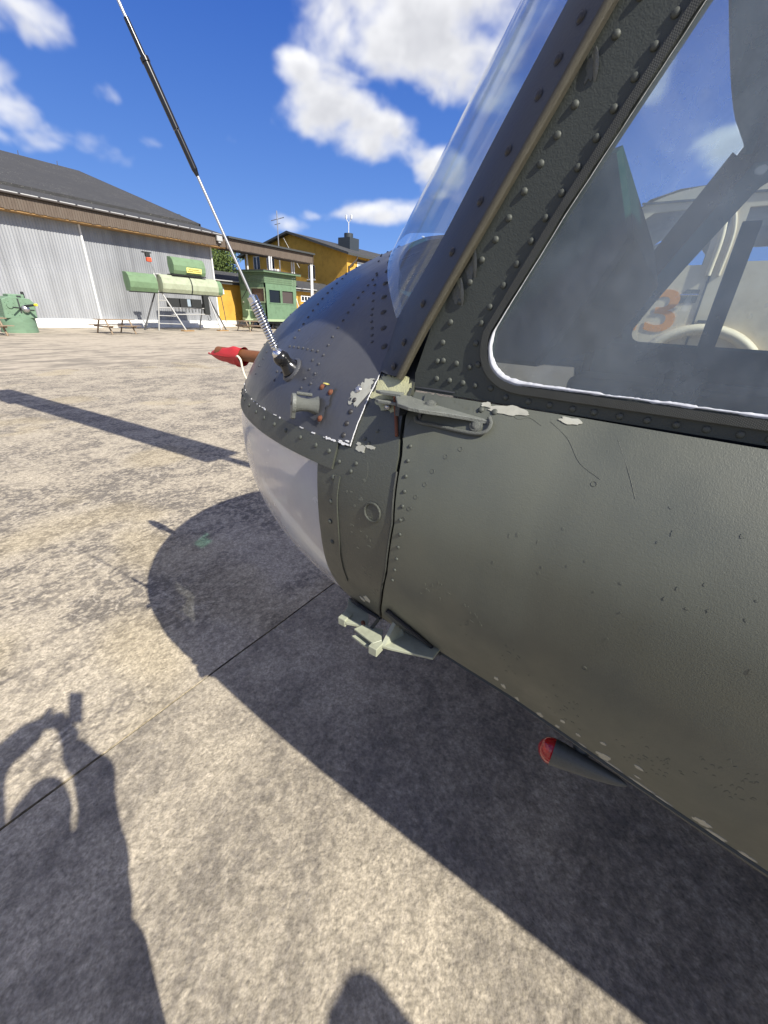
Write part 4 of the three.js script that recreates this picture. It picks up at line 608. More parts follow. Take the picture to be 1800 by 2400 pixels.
// ---------------------------------------------------------------- yellow buildings
{
  const a = thing('annex', 'low yellow building with dark roof between the hangar and the green hut', 'building', [34, 0, -38]);
  part('wall', [box(24.9, 48, 0.5, 3.75, -41, -35.6)], M.yellow, a); part('plinth', box(24.88, 48.02, 0, 0.52, -41.02, -35.58), M.whiteWall, a);
  part('roof', [grid(1, 1, (u, v) => V(lerp(24.6, 48.4, u), lerp(3.72, 4.75, v), lerp(-35.1, -38.6, v)), (u, v, p) => [p.x, p.z]), grid(1, 1, (u, v) => V(lerp(24.6, 48.4, u), lerp(4.75, 3.7, v), lerp(-38.6, -41.5, v)), (u, v, p) => [p.x, p.z])], M.felt, a);
  part('fascia', box(24.6, 48.4, 3.5, 3.74, -35.2, -35.1), M.feltEdge, a); part('gutter', rod(V(24.6, 3.76, -35.02), V(38.6, 3.76, -35.02), 0.055), M.alu, a); part('downpipe', tube([V(38.5, 3.74, -35.05), V(38.5, 3.5, -35.3), V(38.5, 0.3, -35.55)], 0.05, 14, 8), M.whitePaint, a);
  const wn = part('window', [box(36.6, 38.1, 2.55, 3.15, -35.6, -35.53)], M.whitePaint, a); for (let k = 0; k < 3; k++) part('pane', box(36.7 + k * 0.47, 37.05 + k * 0.47, 2.66, 3.05, -35.535, -35.52), M.winDark, wn);
  part('door', box(40, 41, 0.5, 2.7, -35.6, -35.55), M.whitePaint, a);
  const sg = thing('wall_sign', 'small white notice on the yellow wall beside the hangar corner', 'sign', [26.35, 2.95, -35.58]);
  part('board', box(26.02, 26.7, 2.7, 3.22, -35.59, -35.56), M.whitePaint, sg); { const t = text('Info', 0.17); t.translate(26.36, 2.95, -35.562); part('lettering', t, M.glassBlue, sg); }

  const X = 44, y = thing('yellow_house', 'tall ochre house with gable, dark roof and chimney behind the low buildings', 'house', [52, 0, -44]);
  const gs = new THREE.Shape([[35.0, 0], [35.0, 8.0], [44.1, 10.25], [53.3, 8.0], [53.3, 0]].map((p) => new THREE.Vector2(p[0], p[1])));
  const win = [[40.15, 41.35, 5.25, 6.85], [47.4, 48.9, 6.1, 8.0], [50.2, 51.6, 6.1, 8.0]];
  for (const [a0, a1, b0, b1] of win) gs.holes.push(new THREE.Path([[a0, b0], [a1, b0], [a1, b1], [a0, b1]].map((p) => new THREE.Vector2(...p))));
  const gg = new THREE.ExtrudeGeometry(gs, { depth: 0.3, bevelEnabled: false }); gg.rotateY(Math.PI / 2); gg.translate(X, 0, 0);
  part('gable_wall', boxUV(gg), M.yellow, y); part('side_wall', [box(X + 0.3, 64, 0, 8.0, -35.3, -35.0), box(63.7, 64, 0, 8, -53.3, -35.3), box(X + 0.3, 64, 0, 8, -53.3, -53)], M.yellow, y);
  for (const [a0, a1, b0, b1] of win) { const w = part('window', [box(X + 0.06, X + 0.14, b0, b0 + 0.1, -a1, -a0), box(X + 0.06, X + 0.14, b1 - 0.1, b1, -a1, -a0), box(X + 0.06, X + 0.14, b0, b1, -a0 - 0.1, -a0), box(X + 0.06, X + 0.14, b0, b1, -a1, -a1 + 0.1), box(X + 0.05, X + 0.14, b0, b1, -(a0 + a1) / 2 - 0.07, -(a0 + a1) / 2 + 0.07)], M.whitePaint, y); part('pane', box(X + 0.1, X + 0.12, b0, b1, -a1, -a0), M.winDark, w); part('sill', box(X - 0.12, X + 0.05, b0 - 0.1, b0, -a1 - 0.1, -a0 + 0.1), M.whitePaint, w); }
  { const w = part('window', [box(46.0, 48.6, 5.9, 7.3, -35.02, -34.97)], M.whitePaint, y); part('pane', box(46.15, 48.45, 6.05, 7.15, -34.975, -34.96), M.glassBlue, w); part('lintel', box(45.9, 48.7, 7.3, 7.55, -35.02, -34.9), M.boardDark, w); }
  const rs = (z0, y0, z1, y1) => grid(1, 1, (u, v) => V(lerp(X - 0.7, 64.6, u), lerp(y0, y1, v), lerp(z0, z1, v)), (u, v, p) => [p.x, p.z]);
  const roof = part('roof', [rs(-34.3, 7.95, -44.1, 10.45), rs(-54, 7.95, -44.1, 10.45), rs(-34.3, 7.8, -44.1, 10.3), rs(-54, 7.8, -44.1, 10.3)], M.felt, y);
  const verge = []; for (const [z0, z1] of [[-34.3, -44.1], [-54, -44.1]]) verge.push(grid(1, 1, (u, v) => V(X - 0.71, lerp(7.75, 10.25, u) + v * 0.24, lerp(z0, z1, u)))); part('verge_board', [...verge, box(X - 0.7, 64.6, 7.72, 7.96, -34.32, -34.24)], M.feltEdge, roof);
  const ch = part('chimney', box(50, 52, 8.4, 10.6, -41.3, -39.3), M.chimney, y); part('chimney_cap', rod(V(51, 10.6, -40.3), V(51, 11.15, -40.3), 0.6, 0.6, 18), M.chimney, ch);
  part('wind_sensor', [rod(V(51, 11.1, -40.3), V(51, 12.4, -40.3), 0.05), rod(V(51, 12.3, -40.3), V(50.9, 12.75, -40.65), 0.04), rod(V(51, 12.3, -40.3), V(51.1, 12.75, -39.95), 0.04), box(50.8, 51.0, 12.75, 13.2, -40.75, -40.55, 0.05), box(51.0, 51.2, 12.75, 13.2, -40.05, -39.85, 0.05)], M.whitePaint, ch);
  part('downpipe', tube([V(45.2, 7.85, -34.35), V(45.1, 7.4, -34.4), V(44.35, 6.6, -34.85), V(44.3, 6.2, -34.9), V(44.3, 0.3, -34.9)], 0.09, 30, 8), M.boardDark, y);
  part('air_unit', [box(X - 0.7, X - 0.05, 5.3, 6.4, -47.5, -46.4, 0.08)], M.whitePaint, y);
  const m = thing('aerial_mast', 'thin aerial mast with crossed rods before the yellow gable', 'antenna', [43.3, 0, -45.6]);
  part('mast', rod(V(43.3, 0, -45.6), V(43.3, 12.6, -45.6), 0.07), M.steel, m); part('cross_rod', rod(V(43.1, 11.6, -46.5), V(43.5, 11.9, -44.6), 0.045), M.steel, m); part('cross_rod', rod(V(43.3, 11.2, -46.1), V(43.3, 11.3, -45.1), 0.04), M.steel, m); part('guy_wire', rod(V(43.4, 9.8, -44.8), V(43.7, 6.5, -42.5), 0.03), M.alu, m);
}
// ---------------------------------------------------------------- green hut on wheels
{
  const h = thing('observation_hut', 'green wooden observation hut on wheels with three windows', 'hut', [29.6, 0, -32.4]), x0 = 27.5, x1 = 31.3, z1 = -31.0, z0 = -34.3;
  const fs = new THREE.Shape([[x0, 0.8], [x1, 0.8], [x1, 3.7], [x0, 3.7]].map((p) => new THREE.Vector2(...p))); const fw = [[27.95, 29.25, 2.2, 3.2], [29.5, 30.85, 2.2, 3.2]]; for (const [a, b, c, d] of fw) fs.holes.push(new THREE.Path([[a, c], [b, c], [b, d], [a, d]].map((p) => new THREE.Vector2(...p))));
  const fg = new THREE.ExtrudeGeometry(fs, { depth: 0.1, bevelEnabled: false }); fg.translate(0, 0, z1 - 0.1);
  const ss = new THREE.Shape([[31.0, 0.8], [34.3, 0.8], [34.3, 3.7], [31.0, 3.7]].map((p) => new THREE.Vector2(...p))); ss.holes.push(new THREE.Path([[31.15, 2.25], [32.75, 2.25], [32.75, 3.25], [31.15, 3.25]].map((p) => new THREE.Vector2(...p))));
  const sg = new THREE.ExtrudeGeometry(ss, { depth: 0.1, bevelEnabled: false }); sg.rotateY(Math.PI / 2); sg.translate(x0, 0, 0);
  part('wall', [boxUV(fg), boxUV(sg), box(x0 + 0.1, x1, 0.8, 3.7, z0, z0 + 0.1), box(x1 - 0.1, x1, 0.8, 3.7, z0 + 0.1, z1 - 0.1), box(x0 + 0.1, x1 - 0.1, 0.8, 0.9, z0 + 0.1, z1 - 0.1)], M.hutGreen, h);
  for (let k = 0; k < 5; k++) { const y = 3.7 + k * 0.155; part('plank', box(x0 - 0.03 - 0.006 * (k % 2), x1 + 0.03, y + 0.008, y + 0.15, z1 - 0.02, z1 + 0.03 + 0.006 * (k % 3)), M.plank, h); part('plank', box(x0 - 0.03 - 0.008 * (k % 3), x0 + 0.02, y + 0.008, y + 0.15, z0, z1 - 0.022), M.plank, h); }
  part('roof', [box(x0 - 0.35, x1 + 0.3, 4.5, 4.62, z0 - 0.3, z1 + 0.4), box(x0, x1, 4.46, 4.5, z0, z1)], M.plank, h); part('roof_edge', [box(x0 - 0.37, x1 + 0.32, 4.62, 4.68, z0 - 0.32, z1 + 0.42)], M.feltEdge, h);
  for (const [k, [a, b, c, d]] of fw.entries()) { const w = part('window', [box(a - 0.08, b + 0.08, c - 0.08, c, z1 - 0.04, z1 + 0.03), box(a - 0.08, b + 0.08, d, d + 0.08, z1 - 0.04, z1 + 0.03), box(a - 0.08, a, c, d, z1 - 0.04, z1 + 0.03), box(b, b + 0.08, c, d, z1 - 0.04, z1 + 0.03)], M.hutGreen, h); part('pane', box(a, b, c, d, z1 - 0.07, z1 - 0.06), k ? M.curtain : M.winDark, w); }
  { const w = part('window', [box(x0 - 0.03, x0 + 0.03, 2.15, 2.25, -32.85, -31.05), box(x0 - 0.03, x0 + 0.03, 3.25, 3.35, -32.85, -31.05), box(x0 - 0.03, x0 + 0.03, 2.25, 3.25, -32.85, -32.75), box(x0 - 0.03, x0 + 0.03, 2.25, 3.25, -31.15, -31.05)], M.hutLight, h); part('pane', box(x0 + 0.04, x0 + 0.05, 2.25, 3.25, -32.75, -31.15), M.winBrown, w); }
  const d = part('door', box(x0 - 0.05, x0 - 0.005, 0.95, 3.6, -34.15, -33.15), M.hutGreen, h); part('handle', box(x0 - 0.1, x0 - 0.05, 2.1, 2.2, -33.95, -33.85), M.alu, d); part('brace', rod(V(x0 - 0.07, 2.4, -34.1), V(x0 - 0.07, 3.3, -33.1), 0.025), M.turretDark, d);
  const hp2 = part('hatch', box(x0 - 0.04, x0 - 0.004, 1.1, 2.0, -32.5, -31.5), M.hutGreen, h); part('hatch_frame', [box(x0 - 0.06, x0 - 0.02, 1.05, 1.12, -32.55, -31.45), box(x0 - 0.06, x0 - 0.02, 1.5, 1.55, -32.5, -31.5), box(x0 - 0.06, x0 - 0.02, 1.1, 2.0, -32.55, -32.48)], M.turretDark, hp2);
  { const t = text('10-14', 0.2); t.rotateY(-Math.PI / 2); t.translate(x0 - 0.045, 1.75, -32.0); part('stencil', t, M.hutLight, hp2); }
  part('floor_beam', [box(x0 - 0.03, x1 + 0.03, 0.66, 0.85, z1 - 0.05, z1 + 0.05), box(x0 - 0.03, x0 + 0.07, 0.66, 0.85, z0, z1 - 0.05)], M.hutLight, h); part('chassis', [box(x0 + 0.3, x1 - 0.2, 0.45, 0.64, z0 + 0.4, z1 - 0.3)], M.turretDark, h);
  for (const [x, z] of [[29.1, -31.5], [30.3, -31.5], [29.1, -33.8], [30.3, -33.8]]) { const t = new THREE.TorusGeometry(0.27, 0.11, 8, 18); t.translate(x, 0.38, z); const w = part('wheel', t, M.tyre, h); part('hub', (() => { const g = new THREE.CylinderGeometry(0.18, 0.18, 0.14, 14); g.rotateX(Math.PI / 2); g.translate(x, 0.38, z); return g; })(), M.turretDark, w); }
  part('drawbar_jack', [rod(V(27.1, 0, -32.9), V(27.1, 1.5, -32.9), 0.06), rod(V(26.85, 1.5, -33.0), V(27.4, 1.5, -32.8), 0.04), poly([[26.7, 0.65], [27.3, 0.65], [27.15, 1.1], [27.05, 1.1]], 0.05).translate(0, 0, -32.93), rod(V(26.6, 0.7, -32.9), V(27.6, 0.7, -32.9), 0.07)], M.hutLight, h);
}
// ---------------------------------------------------------------- green pods on a ladder-legged stand
{
  const s = thing('sensor_stand', 'olive green drum pods on a ladder-legged stand before the hangar', 'equipment stand', [18.8, 0, -30]);
  const pod = (x0, x1, yc, r, zc, lean) => { // half-round pod with a flat bottom
    const sec = []; for (let k = 0; k <= 14; k++) { const a = -0.15 + k / 14 * (Math.PI + 0.3); sec.push([Math.cos(a) * r * 0.62 + 0, Math.sin(a) * r]); }
    const pr = [[0.5 * r, -r], [0.72 * r, -0.6 * r], [0.78 * r, 0], [0.6 * r, 0.6 * r], [0.22 * r, 0.95 * r], [-0.5 * r, r], [-0.62 * r, 0], [-0.4 * r, -r]];
    const g = poly(pr, x1 - x0, 0.015); g.rotateY(Math.PI / 2); g.scale(1, 1, -1); g.translate(x0, yc, zc); return g; };
  const fix = (g) => { const h = g.index ? g.toNonIndexed() : g; h.computeVertexNormals(); return boxUV(h); };
  part('pod', fix(pod(15.3, 17.08, 2.9, 0.53, -30)), M.podGreen, s, 'left pod of the row');
  const m = part('pod', fix(pod(17.45, 21.75, 2.95, 0.53, -30)), M.podLight, s, 'long pale olive pod'); part('strap', fix(pod(19.55, 19.62, 2.95, 0.545, -30)), M.podDark, m); part('end_cap', fix(pod(21.76, 22.15, 2.92, 0.47, -30)), M.podGreen, m);
  const t = part('pod', fix(pod(18.45, 20.85, 4.1, 0.5, -30)), M.podGreen, s, 'upper green pod with a yellow plate');
  const pl = part('warning_plate', (() => { const g = box(19.35, 20.5, 3.72, 4.02, -29.72, -29.58); return g; })(), M.plateYellow, t, 'yellow plate with two lines of small dark lettering');
  for (const [q, w, y] of [['MOTTAGNINGSENHET', 0.8, 3.92], ['HELIKOPTER, SYSTEM RADAR', 1.02, 3.8]]) { const g = text(q, 0.07); g.computeBoundingBox(); const k = w / (g.boundingBox.max.x - g.boundingBox.min.x); g.scale(k, 1, 1); g.translate(19.92, y, -29.578); part('lettering', g, M.podDark, pl); }
  part('shelf', [box(15.5, 17.1, 2.3, 2.36, -30.35, -29.75), box(17.4, 22, 2.34, 2.4, -30.35, -29.75), box(18.3, 20.9, 3.5, 3.56, -30.35, -29.7)], M.podDark, s);
  const leg = (a, b, c = M.alu, r = 0.05) => part('leg', [rod(a, b, r)], c, s);
  leg(V(17.1, 2.3, -30.2), V(16.35, 0, -31.0), M.legDark); leg(V(17.3, 2.35, -30.1), V(17.05, 0, -30.4)); leg(V(17.45, 2.35, -29.9), V(18.45, 0, -29.3)); leg(V(20.75, 2.35, -30.1), V(20.35, 0, -30.6), M.legDark); leg(V(20.95, 2.35, -29.9), V(21.45, 0, -29.4)); leg(V(21.1, 2.35, -30.1), V(22.6, 0, -30.4), M.legDark);
  for (const y of [0.45, 0.95, 1.45, 1.9]) { const k = y / 2.35; part('rung', rod(V(lerp(17.05, 17.3, k), y, lerp(-30.4, -30.1, k)), V(lerp(18.45, 17.45, k), y, lerp(-29.3, -29.9, k)), 0.028), M.alu, s); } part('rung', rod(V(20.43, 0.45, -30.5), V(21.36, 0.45, -29.5), 0.028), M.alu, s);
  for (let k = 0; k < 3; k++) { const b = part('equipment_box', box(17.75 + k * 0.88, 18.55 + k * 0.88, 1.52, 2.08, -30.1, -29.8, 0.03), M.podDark, s); if (k === 1) part('label_plate', box(19.15, 19.4, 1.6, 2.05, -29.8, -29.78), M.glassBlue, b); }
  part('cross_bar', [rod(V(17.7, 1.44, -29.9), V(20.7, 1.5, -29.9), 0.03), rod(V(17.9, 1.05, -29.9), V(20.9, 1.12, -29.9), 0.035)], M.alu, s);
  const cab = []; const r = rng(8); for (let k = 0; k < 11; k++) { const x = 17.9 + k * 0.26; cab.push(tube([V(x, 1.5, -29.86), V(x + 0.03, 1.25 - 0.1 * r(), -29.84), V(x + 0.1, 1.5, -29.86)], 0.014, 10, 5)); } cab.push(tube([V(20.6, 1.5, -29.9), V(20.75, 1.15, -29.85), V(20.9, 1.0, -29.85), V(20.95, 0.75, -29.85), V(20.75, 0.7, -29.85), V(20.7, 1.0, -29.85)], 0.02, 20, 5)); part('cables', cab, M.podDark, s).userData.kind = 'stuff';
  part('junction_box', box(20.5, 20.9, 1.1, 2.35, -30.05, -29.75, 0.03), M.podDark, s);
  for (const [x, z] of [[18.5, -29.25], [21.5, -29.35]]) part('foot_board', box(x - 0.4, x + 0.4, 0, 0.07, z - 0.2, z + 0.2), M.timber, s);
  part('beacon_arm', rod(V(17.3, 3.5, -30), V(17.05, 4.1, -30), 0.03), M.steel, s); part('beacon', [box(16.85, 17.15, 4.12, 4.36, -30.1, -29.9, 0.04)], M.orange, s); part('beacon_head', [box(16.82, 17.1, 4.38, 4.6, -30.1, -29.9, 0.04), box(16.65, 17.2, 4.6, 4.66, -30.1, -29.9)], M.podDark, s); part('bracket_plate', [box(17.12, 17.3, 2.4, 3.5, -30.1, -30.0), box(17.25, 17.6, 3.44, 3.5, -30.1, -29.9)], M.alu, s);
}
// ---------------------------------------------------------------- gun turret
{
  const t = thing('gun_turret', 'green riveted gun turret with yellow-tipped barrel at the left edge', 'turret', [8.85, 0, -29.2]);
  part('base_drum', (() => { const g = new THREE.CylinderGeometry(0.78, 0.78, 0.78, 28); g.translate(8.83, 0.39, -29.3); return g; })(), M.turret, t);
  const up = poly([[8.2, 0.72], [9.52, 0.74], [9.56, 1.42], [9.4, 1.6], [8.6, 1.68], [8.28, 1.55]], 1.1, 0.03); up.translate(0, 0, -29.75); part('upper_armour', boxUV(up.index ? up.toNonIndexed() : up), M.turret, t);
  part('hatch_block', [box(8.62, 9.3, 1.55, 1.82, -29.5, -28.78, 0.05)], M.turret, t); part('slit', box(8.96, 9.14, 1.68, 1.76, -28.79, -28.76), M.turretDark, t);
  part('sight_cover', (() => { const g = new THREE.CylinderGeometry(0.14, 0.14, 0.06, 20); g.rotateX(Math.PI / 2); g.translate(8.52, 1.3, -28.6); return g; })(), M.turret, t);
  part('mantlet', (() => { const g = new THREE.SphereGeometry(0.19, 18, 12); g.translate(9.12, 1.15, -28.58); return g; })(), M.steel, t);
  const b = part('barrel', rod(V(9.1, 1.28, -28.55), V(9.35, 1.36, -27.9), 0.06, 0.05, 12), M.turretDark, t); part('barrel_tip', rod(V(9.35, 1.36, -27.9), V(9.39, 1.375, -27.78), 0.062, 0.062, 12), M.yellowTip, b);
  part('side_barrel', rod(V(8.95, 1.18, -28.6), V(8.5, 1.22, -28.2), 0.035, 0.03), M.turretDark, t); part('frame_bar', [box(8.88, 8.94, 0.95, 1.62, -28.66, -28.6), rod(V(9.2, 1.1, -28.6), V(9.5, 1.1, -28.6), 0.02)], M.turretDark, t);
  part('headlamp', [rod(V(9.28, 1.66, -28.9), V(9.28, 1.95, -28.9), 0.08, 0.07, 12)], M.podDark, t);
  for (const [x, y] of [[8.35, 1.45], [8.5, 1.5], [8.7, 1.42], [9.0, 1.44], [9.2, 1.42], [9.45, 1.35], [8.35, 0.95], [8.5, 0.9], [8.8, 0.86], [9.3, 0.95], [9.45, 0.9], [8.34, 1.15]]) placed('bolt', domeG, M.turret, t, V(x, y, -28.62), new THREE.Quaternion().setFromUnitVectors(V(0, 1, 0), V(0, 0, 1)), [0.03, 0.03, 0.03]);
}
// ---------------------------------------------------------------- picnic tables
function picnicTable(label, x, z, w, depth, turn, group) {
  const t = thing('picnic_table', label, 'picnic table', [x, 0, z], group), G = (g) => { g.translate(-x, 0, -z); g.rotateY(turn); g.translate(x, 0, z); return g; };
  for (let k = 0; k < 4; k++) part('plank', G(box(x - w / 2, x + w / 2, 0.735, 0.77, z - 0.38 + k * 0.195, z - 0.2 + k * 0.195, 0.006)), M.tableWood, t);
  for (const s of [-1, 1]) { for (const k of [0, 1]) part('bench_plank', G(box(x - w / 2, x + w / 2, 0.43, 0.465, z + s * 0.78 + (k - 1) * 0.15 + 0.005, z + s * 0.78 + k * 0.15 - 0.005, 0.006)), M.tableWood, t); }
  for (const e of [-1, 1]) { const xe = x + e * (w / 2 - 0.3); for (const s of [-1, 1]) part('leg', G(rod(V(xe, 0.74, z + s * 0.3), V(xe, 0, z + s * 0.72), 0.05, 0.05, 4)), M.tableWood, t); part('crossbar', G(box(xe - 0.03, xe + 0.03, 0.35, 0.43, z - 0.85, z + 0.85)), M.tableWood, t); }
}
picnicTable('picnic table standing clear in front of the hangar door', 12.9, -27.6, 2.0, 1.5, 0.12, 'picnic tables on the apron');
picnicTable('picnic table in front of the green hut', 23.6, -28.6, 2.1, 1.5, 0.1, 'picnic tables on the apron');
picnicTable('picnic table cut off by the left edge beside the gun turret', 6.75, -27.4, 2.0, 1.5, 0.1, 'picnic tables on the apron');
// ---------------------------------------------------------------- trees
function tree(label, x, z, h, w, conifer, m, seed) {
  const t = thing(conifer ? 'spruce_tree' : 'leafy_tree', label, 'tree', [x, 0, z], 'trees beyond the buildings'), r = rng(seed), pos = [];
  part('trunk', rod(V(x, 0, z), V(x, h * 0.9, z), 0.22, 0.04, 7), M.bark, t);
  const n = conifer ? 4200 : 5200;
  for (let k = 0; k < n; k++) {
    const f = Math.pow(r(), 0.8), a = r() * Math.PI * 2; let y, rad;
    if (conifer) { y = h * (0.08 + 0.92 * f); const layer = 0.75 + 0.25 * Math.sin(f * 46); rad = w * (1 - f) * layer * Math.sqrt(0.15 + 0.85 * r()); }
    else { const b = Math.floor(r() * 16), ba = b * 2.4, bx = Math.cos(ba) * w * 0.5 * ((b % 4) / 4 + 0.2), bz = Math.sin(ba) * w * 0.5 * ((b % 3) / 3 + 0.3), by = h * (0.35 + 0.55 * ((b * 7 % 16) / 16)), q = 0.34 * w * Math.cbrt(r()), c = 2 * r() - 1; const sx = Math.sqrt(1 - c * c); y = by + q * c * 0.9; pos.push(...leaf(x + bx + q * sx * Math.cos(a), y, z + bz + q * sx * Math.sin(a), 0.26, r)); continue; }
    pos.push(...leaf(x + Math.cos(a) * rad, y - rad * 0.25, z + Math.sin(a) * rad, 0.27, r));
  }
  const g = new THREE.BufferGeometry(); g.setAttribute('position', new THREE.Float32BufferAttribute(pos, 3)); g.computeVertexNormals(); boxUV(g); part('crown', g, m, t);
}
function leaf(x, y, z, s, r) { const q = () => (r() - 0.5) * 2 * s; return [x + q(), y + q(), z + q(), x + q(), y + q(), z + q(), x + q(), y + q(), z + q()]; }
tree('dark spruce just behind the hangar corner', 40.5, -62, 12.6, 3.2, true, M.leafDark, 1);
tree('bright green leafy tree in the gap beside the hangar', 44.5, -63, 11.0, 6.2, false, M.leafB, 2);
tree('tall green spruce behind the leafy tree in the gap', 45, -68, 13.2, 4.0, true, M.leafA, 3);
tree('yellow-green leafy tree touching the eaves of the yellow house', 52, -69, 12.4, 5.5, false, M.leafB, 4);
tree('tree top showing over the roof right of the chimney', 88, -54, 15.0, 4.4, false, M.leafA, 5);
tree('low tree top just above the helicopter nose', 95, -55, 14.2, 5, false, M.leafDark, 6);
{ const p = thing('roof_aerial', 'thin distant aerial over the roof right of the chimney', 'antenna', [93, 0, -52.5]); part('mast', rod(V(93, 0, -52.5), V(93, 17.4, -52.5), 0.1), M.steel, p); part('sensor', [box(92.8, 93.2, 15.4, 16, -52.7, -52.3, 0.1), rod(V(92.4, 17.3, -52.5), V(93.6, 17.3, -52.5), 0.09)], M.whitePaint, p); }
// ---------------------------------------------------------------- tan lorry on the far side of the helicopter
{
  const X = 4.7, W = 2.1, t = thing('army_lorry', 'sand coloured lorry marked 23 seen through the helicopter windows', 'lorry', [5.75, 0, 0.8]);
  const sh = new THREE.Shape(); sh.moveTo(-2.3, 0.95); sh.lineTo(-2.3, 1.75); sh.quadraticCurveTo(-2.2, 2.02, -1.9, 2.06); sh.lineTo(-0.78, 2.1); sh.lineTo(-0.6, 2.66); sh.quadraticCurveTo(-0.45, 2.8, 0.0, 2.83); sh.lineTo(3.6, 2.88); sh.quadraticCurveTo(4.0, 2.85, 4.0, 2.6); sh.lineTo(4.0, 0.95); sh.closePath();
  const hole = (p) => new THREE.Path(p.map((q) => new THREE.Vector2(...q)));
  const wins = [[[-0.62, 2.26], [0.02, 2.28], [0.02, 2.6], [-0.06, 2.68], [-0.44, 2.66], [-0.52, 2.6]], [[0.2, 2.3], [1.2, 2.31], [1.2, 2.68], [0.2, 2.66]], [[1.5, 2.31], [2.5, 2.32], [2.5, 2.68], [1.5, 2.68]]];
  for (const w of wins) sh.holes.push(hole(w));
  const panel = (x, d) => { const g = new THREE.ExtrudeGeometry(sh, { depth: d, bevelEnabled: false, curveSegments: 10 }); g.rotateY(-Math.PI / 2); g.translate(x + d, 0, 0); return boxUV(g.index ? g.toNonIndexed() : g); };
  part('body_side', panel(X, 0.05), M.tan, t); part('body_side', panel(X + W, 0.05), M.tan, t);
  const top = [[-2.3, 1.75], [-2.2, 1.96], [-1.9, 2.06], [-0.78, 2.1]], rf = [[-0.6, 2.66], [-0.5, 2.755], [-0.3, 2.81], [0, 2.83], [3.6, 2.88], [3.9, 2.83], [4, 2.6]];
  const lof = (l) => grid(1, l.length - 1, (u, v) => { const q = l[Math.round(v * (l.length - 1))]; return V(lerp(X - 0.0, X + W + 0.05, u), q[1], q[0]); }, (u, v, p) => [p.x, p.z]);
  part('bonnet', lof(top), M.tan, t); part('roof', lof(rf), M.tan, t); part('rear_wall', box(X + 0.05, X + W, 0.95, 2.6, 3.95, 4.0), M.tan, t); part('grille', box(X + 0.05, X + W, 0.95, 1.75, -2.3, -2.25), M.tan, t);
  part('windscreen', grid(1, 1, (u, v) => V(lerp(X + 0.05, X + W, u), lerp(2.1, 2.66, v), lerp(-0.77, -0.6, v))), M.tanGlass, t);
  for (const w of wins) { const g = new THREE.ShapeGeometry(new THREE.Shape(w.map((q) => new THREE.Vector2(...q)))); g.rotateY(-Math.PI / 2); g.translate(X + 0.03, 0, 0); const g2 = g.clone().translate(W, 0, 0); part('window', g, M.tanGlass, t); part('window', g2, M.tanGlass, t); }
  part('door_line', [box(X - 0.008, X, 1.1, 2.72, 0.085, 0.1), box(X - 0.008, X, 1.1, 2.2, -0.62, -0.608), box(X - 0.012, X, 2.72, 2.735, -0.55, 0.1), box(X - 0.012, X, 2.745, 2.76, 0.1, 3.6)], M.lampFairing, t);
  const pil = part('door_pillar', [tube([V(X - 0.006, 2.2, 0.08), V(X - 0.006, 2.5, 0.08), V(X - 0.006, 2.68, 0.02), V(X - 0.006, 2.72, -0.12)], 0.022, 20, 6), tube([V(X - 0.006, 2.2, 0.15), V(X - 0.006, 2.5, 0.15), V(X - 0.006, 2.72, 0.08)], 0.014, 20, 6)], M.tan, t);
  const hd = part('door_recess', (() => { const g = poly([[-0.1, 2.02], [-0.03, 2.1], [0.06, 2.1], [0.06, 2.0], [-0.12, 1.99]], 0.004); g.rotateY(-Math.PI / 2); g.translate(X, 0, 0); return g; })(), M.lampFairing, t); part('door_handle', rod(V(X - 0.03, 2.055, -0.07), V(X - 0.03, 2.06, 0.06), 0.009), M.chrome, hd);
  { const g = text('3', 0.33, 0.004); g.rotateY(-Math.PI / 2); g.translate(X - 0.002, 1.93, -0.16); part('number', g, M.orangePaint, t, 'orange painted numeral 3'); const g2 = text('2', 0.33, 0.004); g2.rotateY(-Math.PI / 2); g2.translate(X - 0.002, 1.93, -0.44); part('number', g2, M.orangePaint, t); }
  part('mudguard', [(() => { const g = new THREE.TorusGeometry(0.5, 0.045, 8, 24, Math.PI * 0.95); g.rotateZ(0.08); g.rotateY(-Math.PI / 2); g.scale(1.4, 1, 1); g.translate(X - 0.02, 1.3, 0.2); return g; })()], M.tan, t);
  for (const z of [-1.4, 0.2, 2.9]) for (const x of [X + 0.1, X + W - 0.3]) { const g = new THREE.CylinderGeometry(0.48, 0.48, 0.26, 24); g.rotateZ(Math.PI / 2); g.translate(x + 0.1, 0.48, z); const w = part('wheel', g, M.tyre, t); const q = new THREE.CylinderGeometry(0.24, 0.24, 0.28, 18); q.rotateZ(Math.PI / 2); q.translate(x + 0.1, 0.48, z); part('hub', q, M.tan, w); }
  part('chassis', box(X + 0.3, X + W - 0.3, 0.6, 0.95, -2.2, 3.9), M.turretDark, t); part('door_stop', box(X - 0.02, X, 1.85, 1.87, 0.12, 0.3), M.lampFairing, t);
  part('cab_seats', [box(X + 0.2, X + 1.9, 1.6, 2.3, 0.25, 0.4, 0.05)], M.seat, t);
}

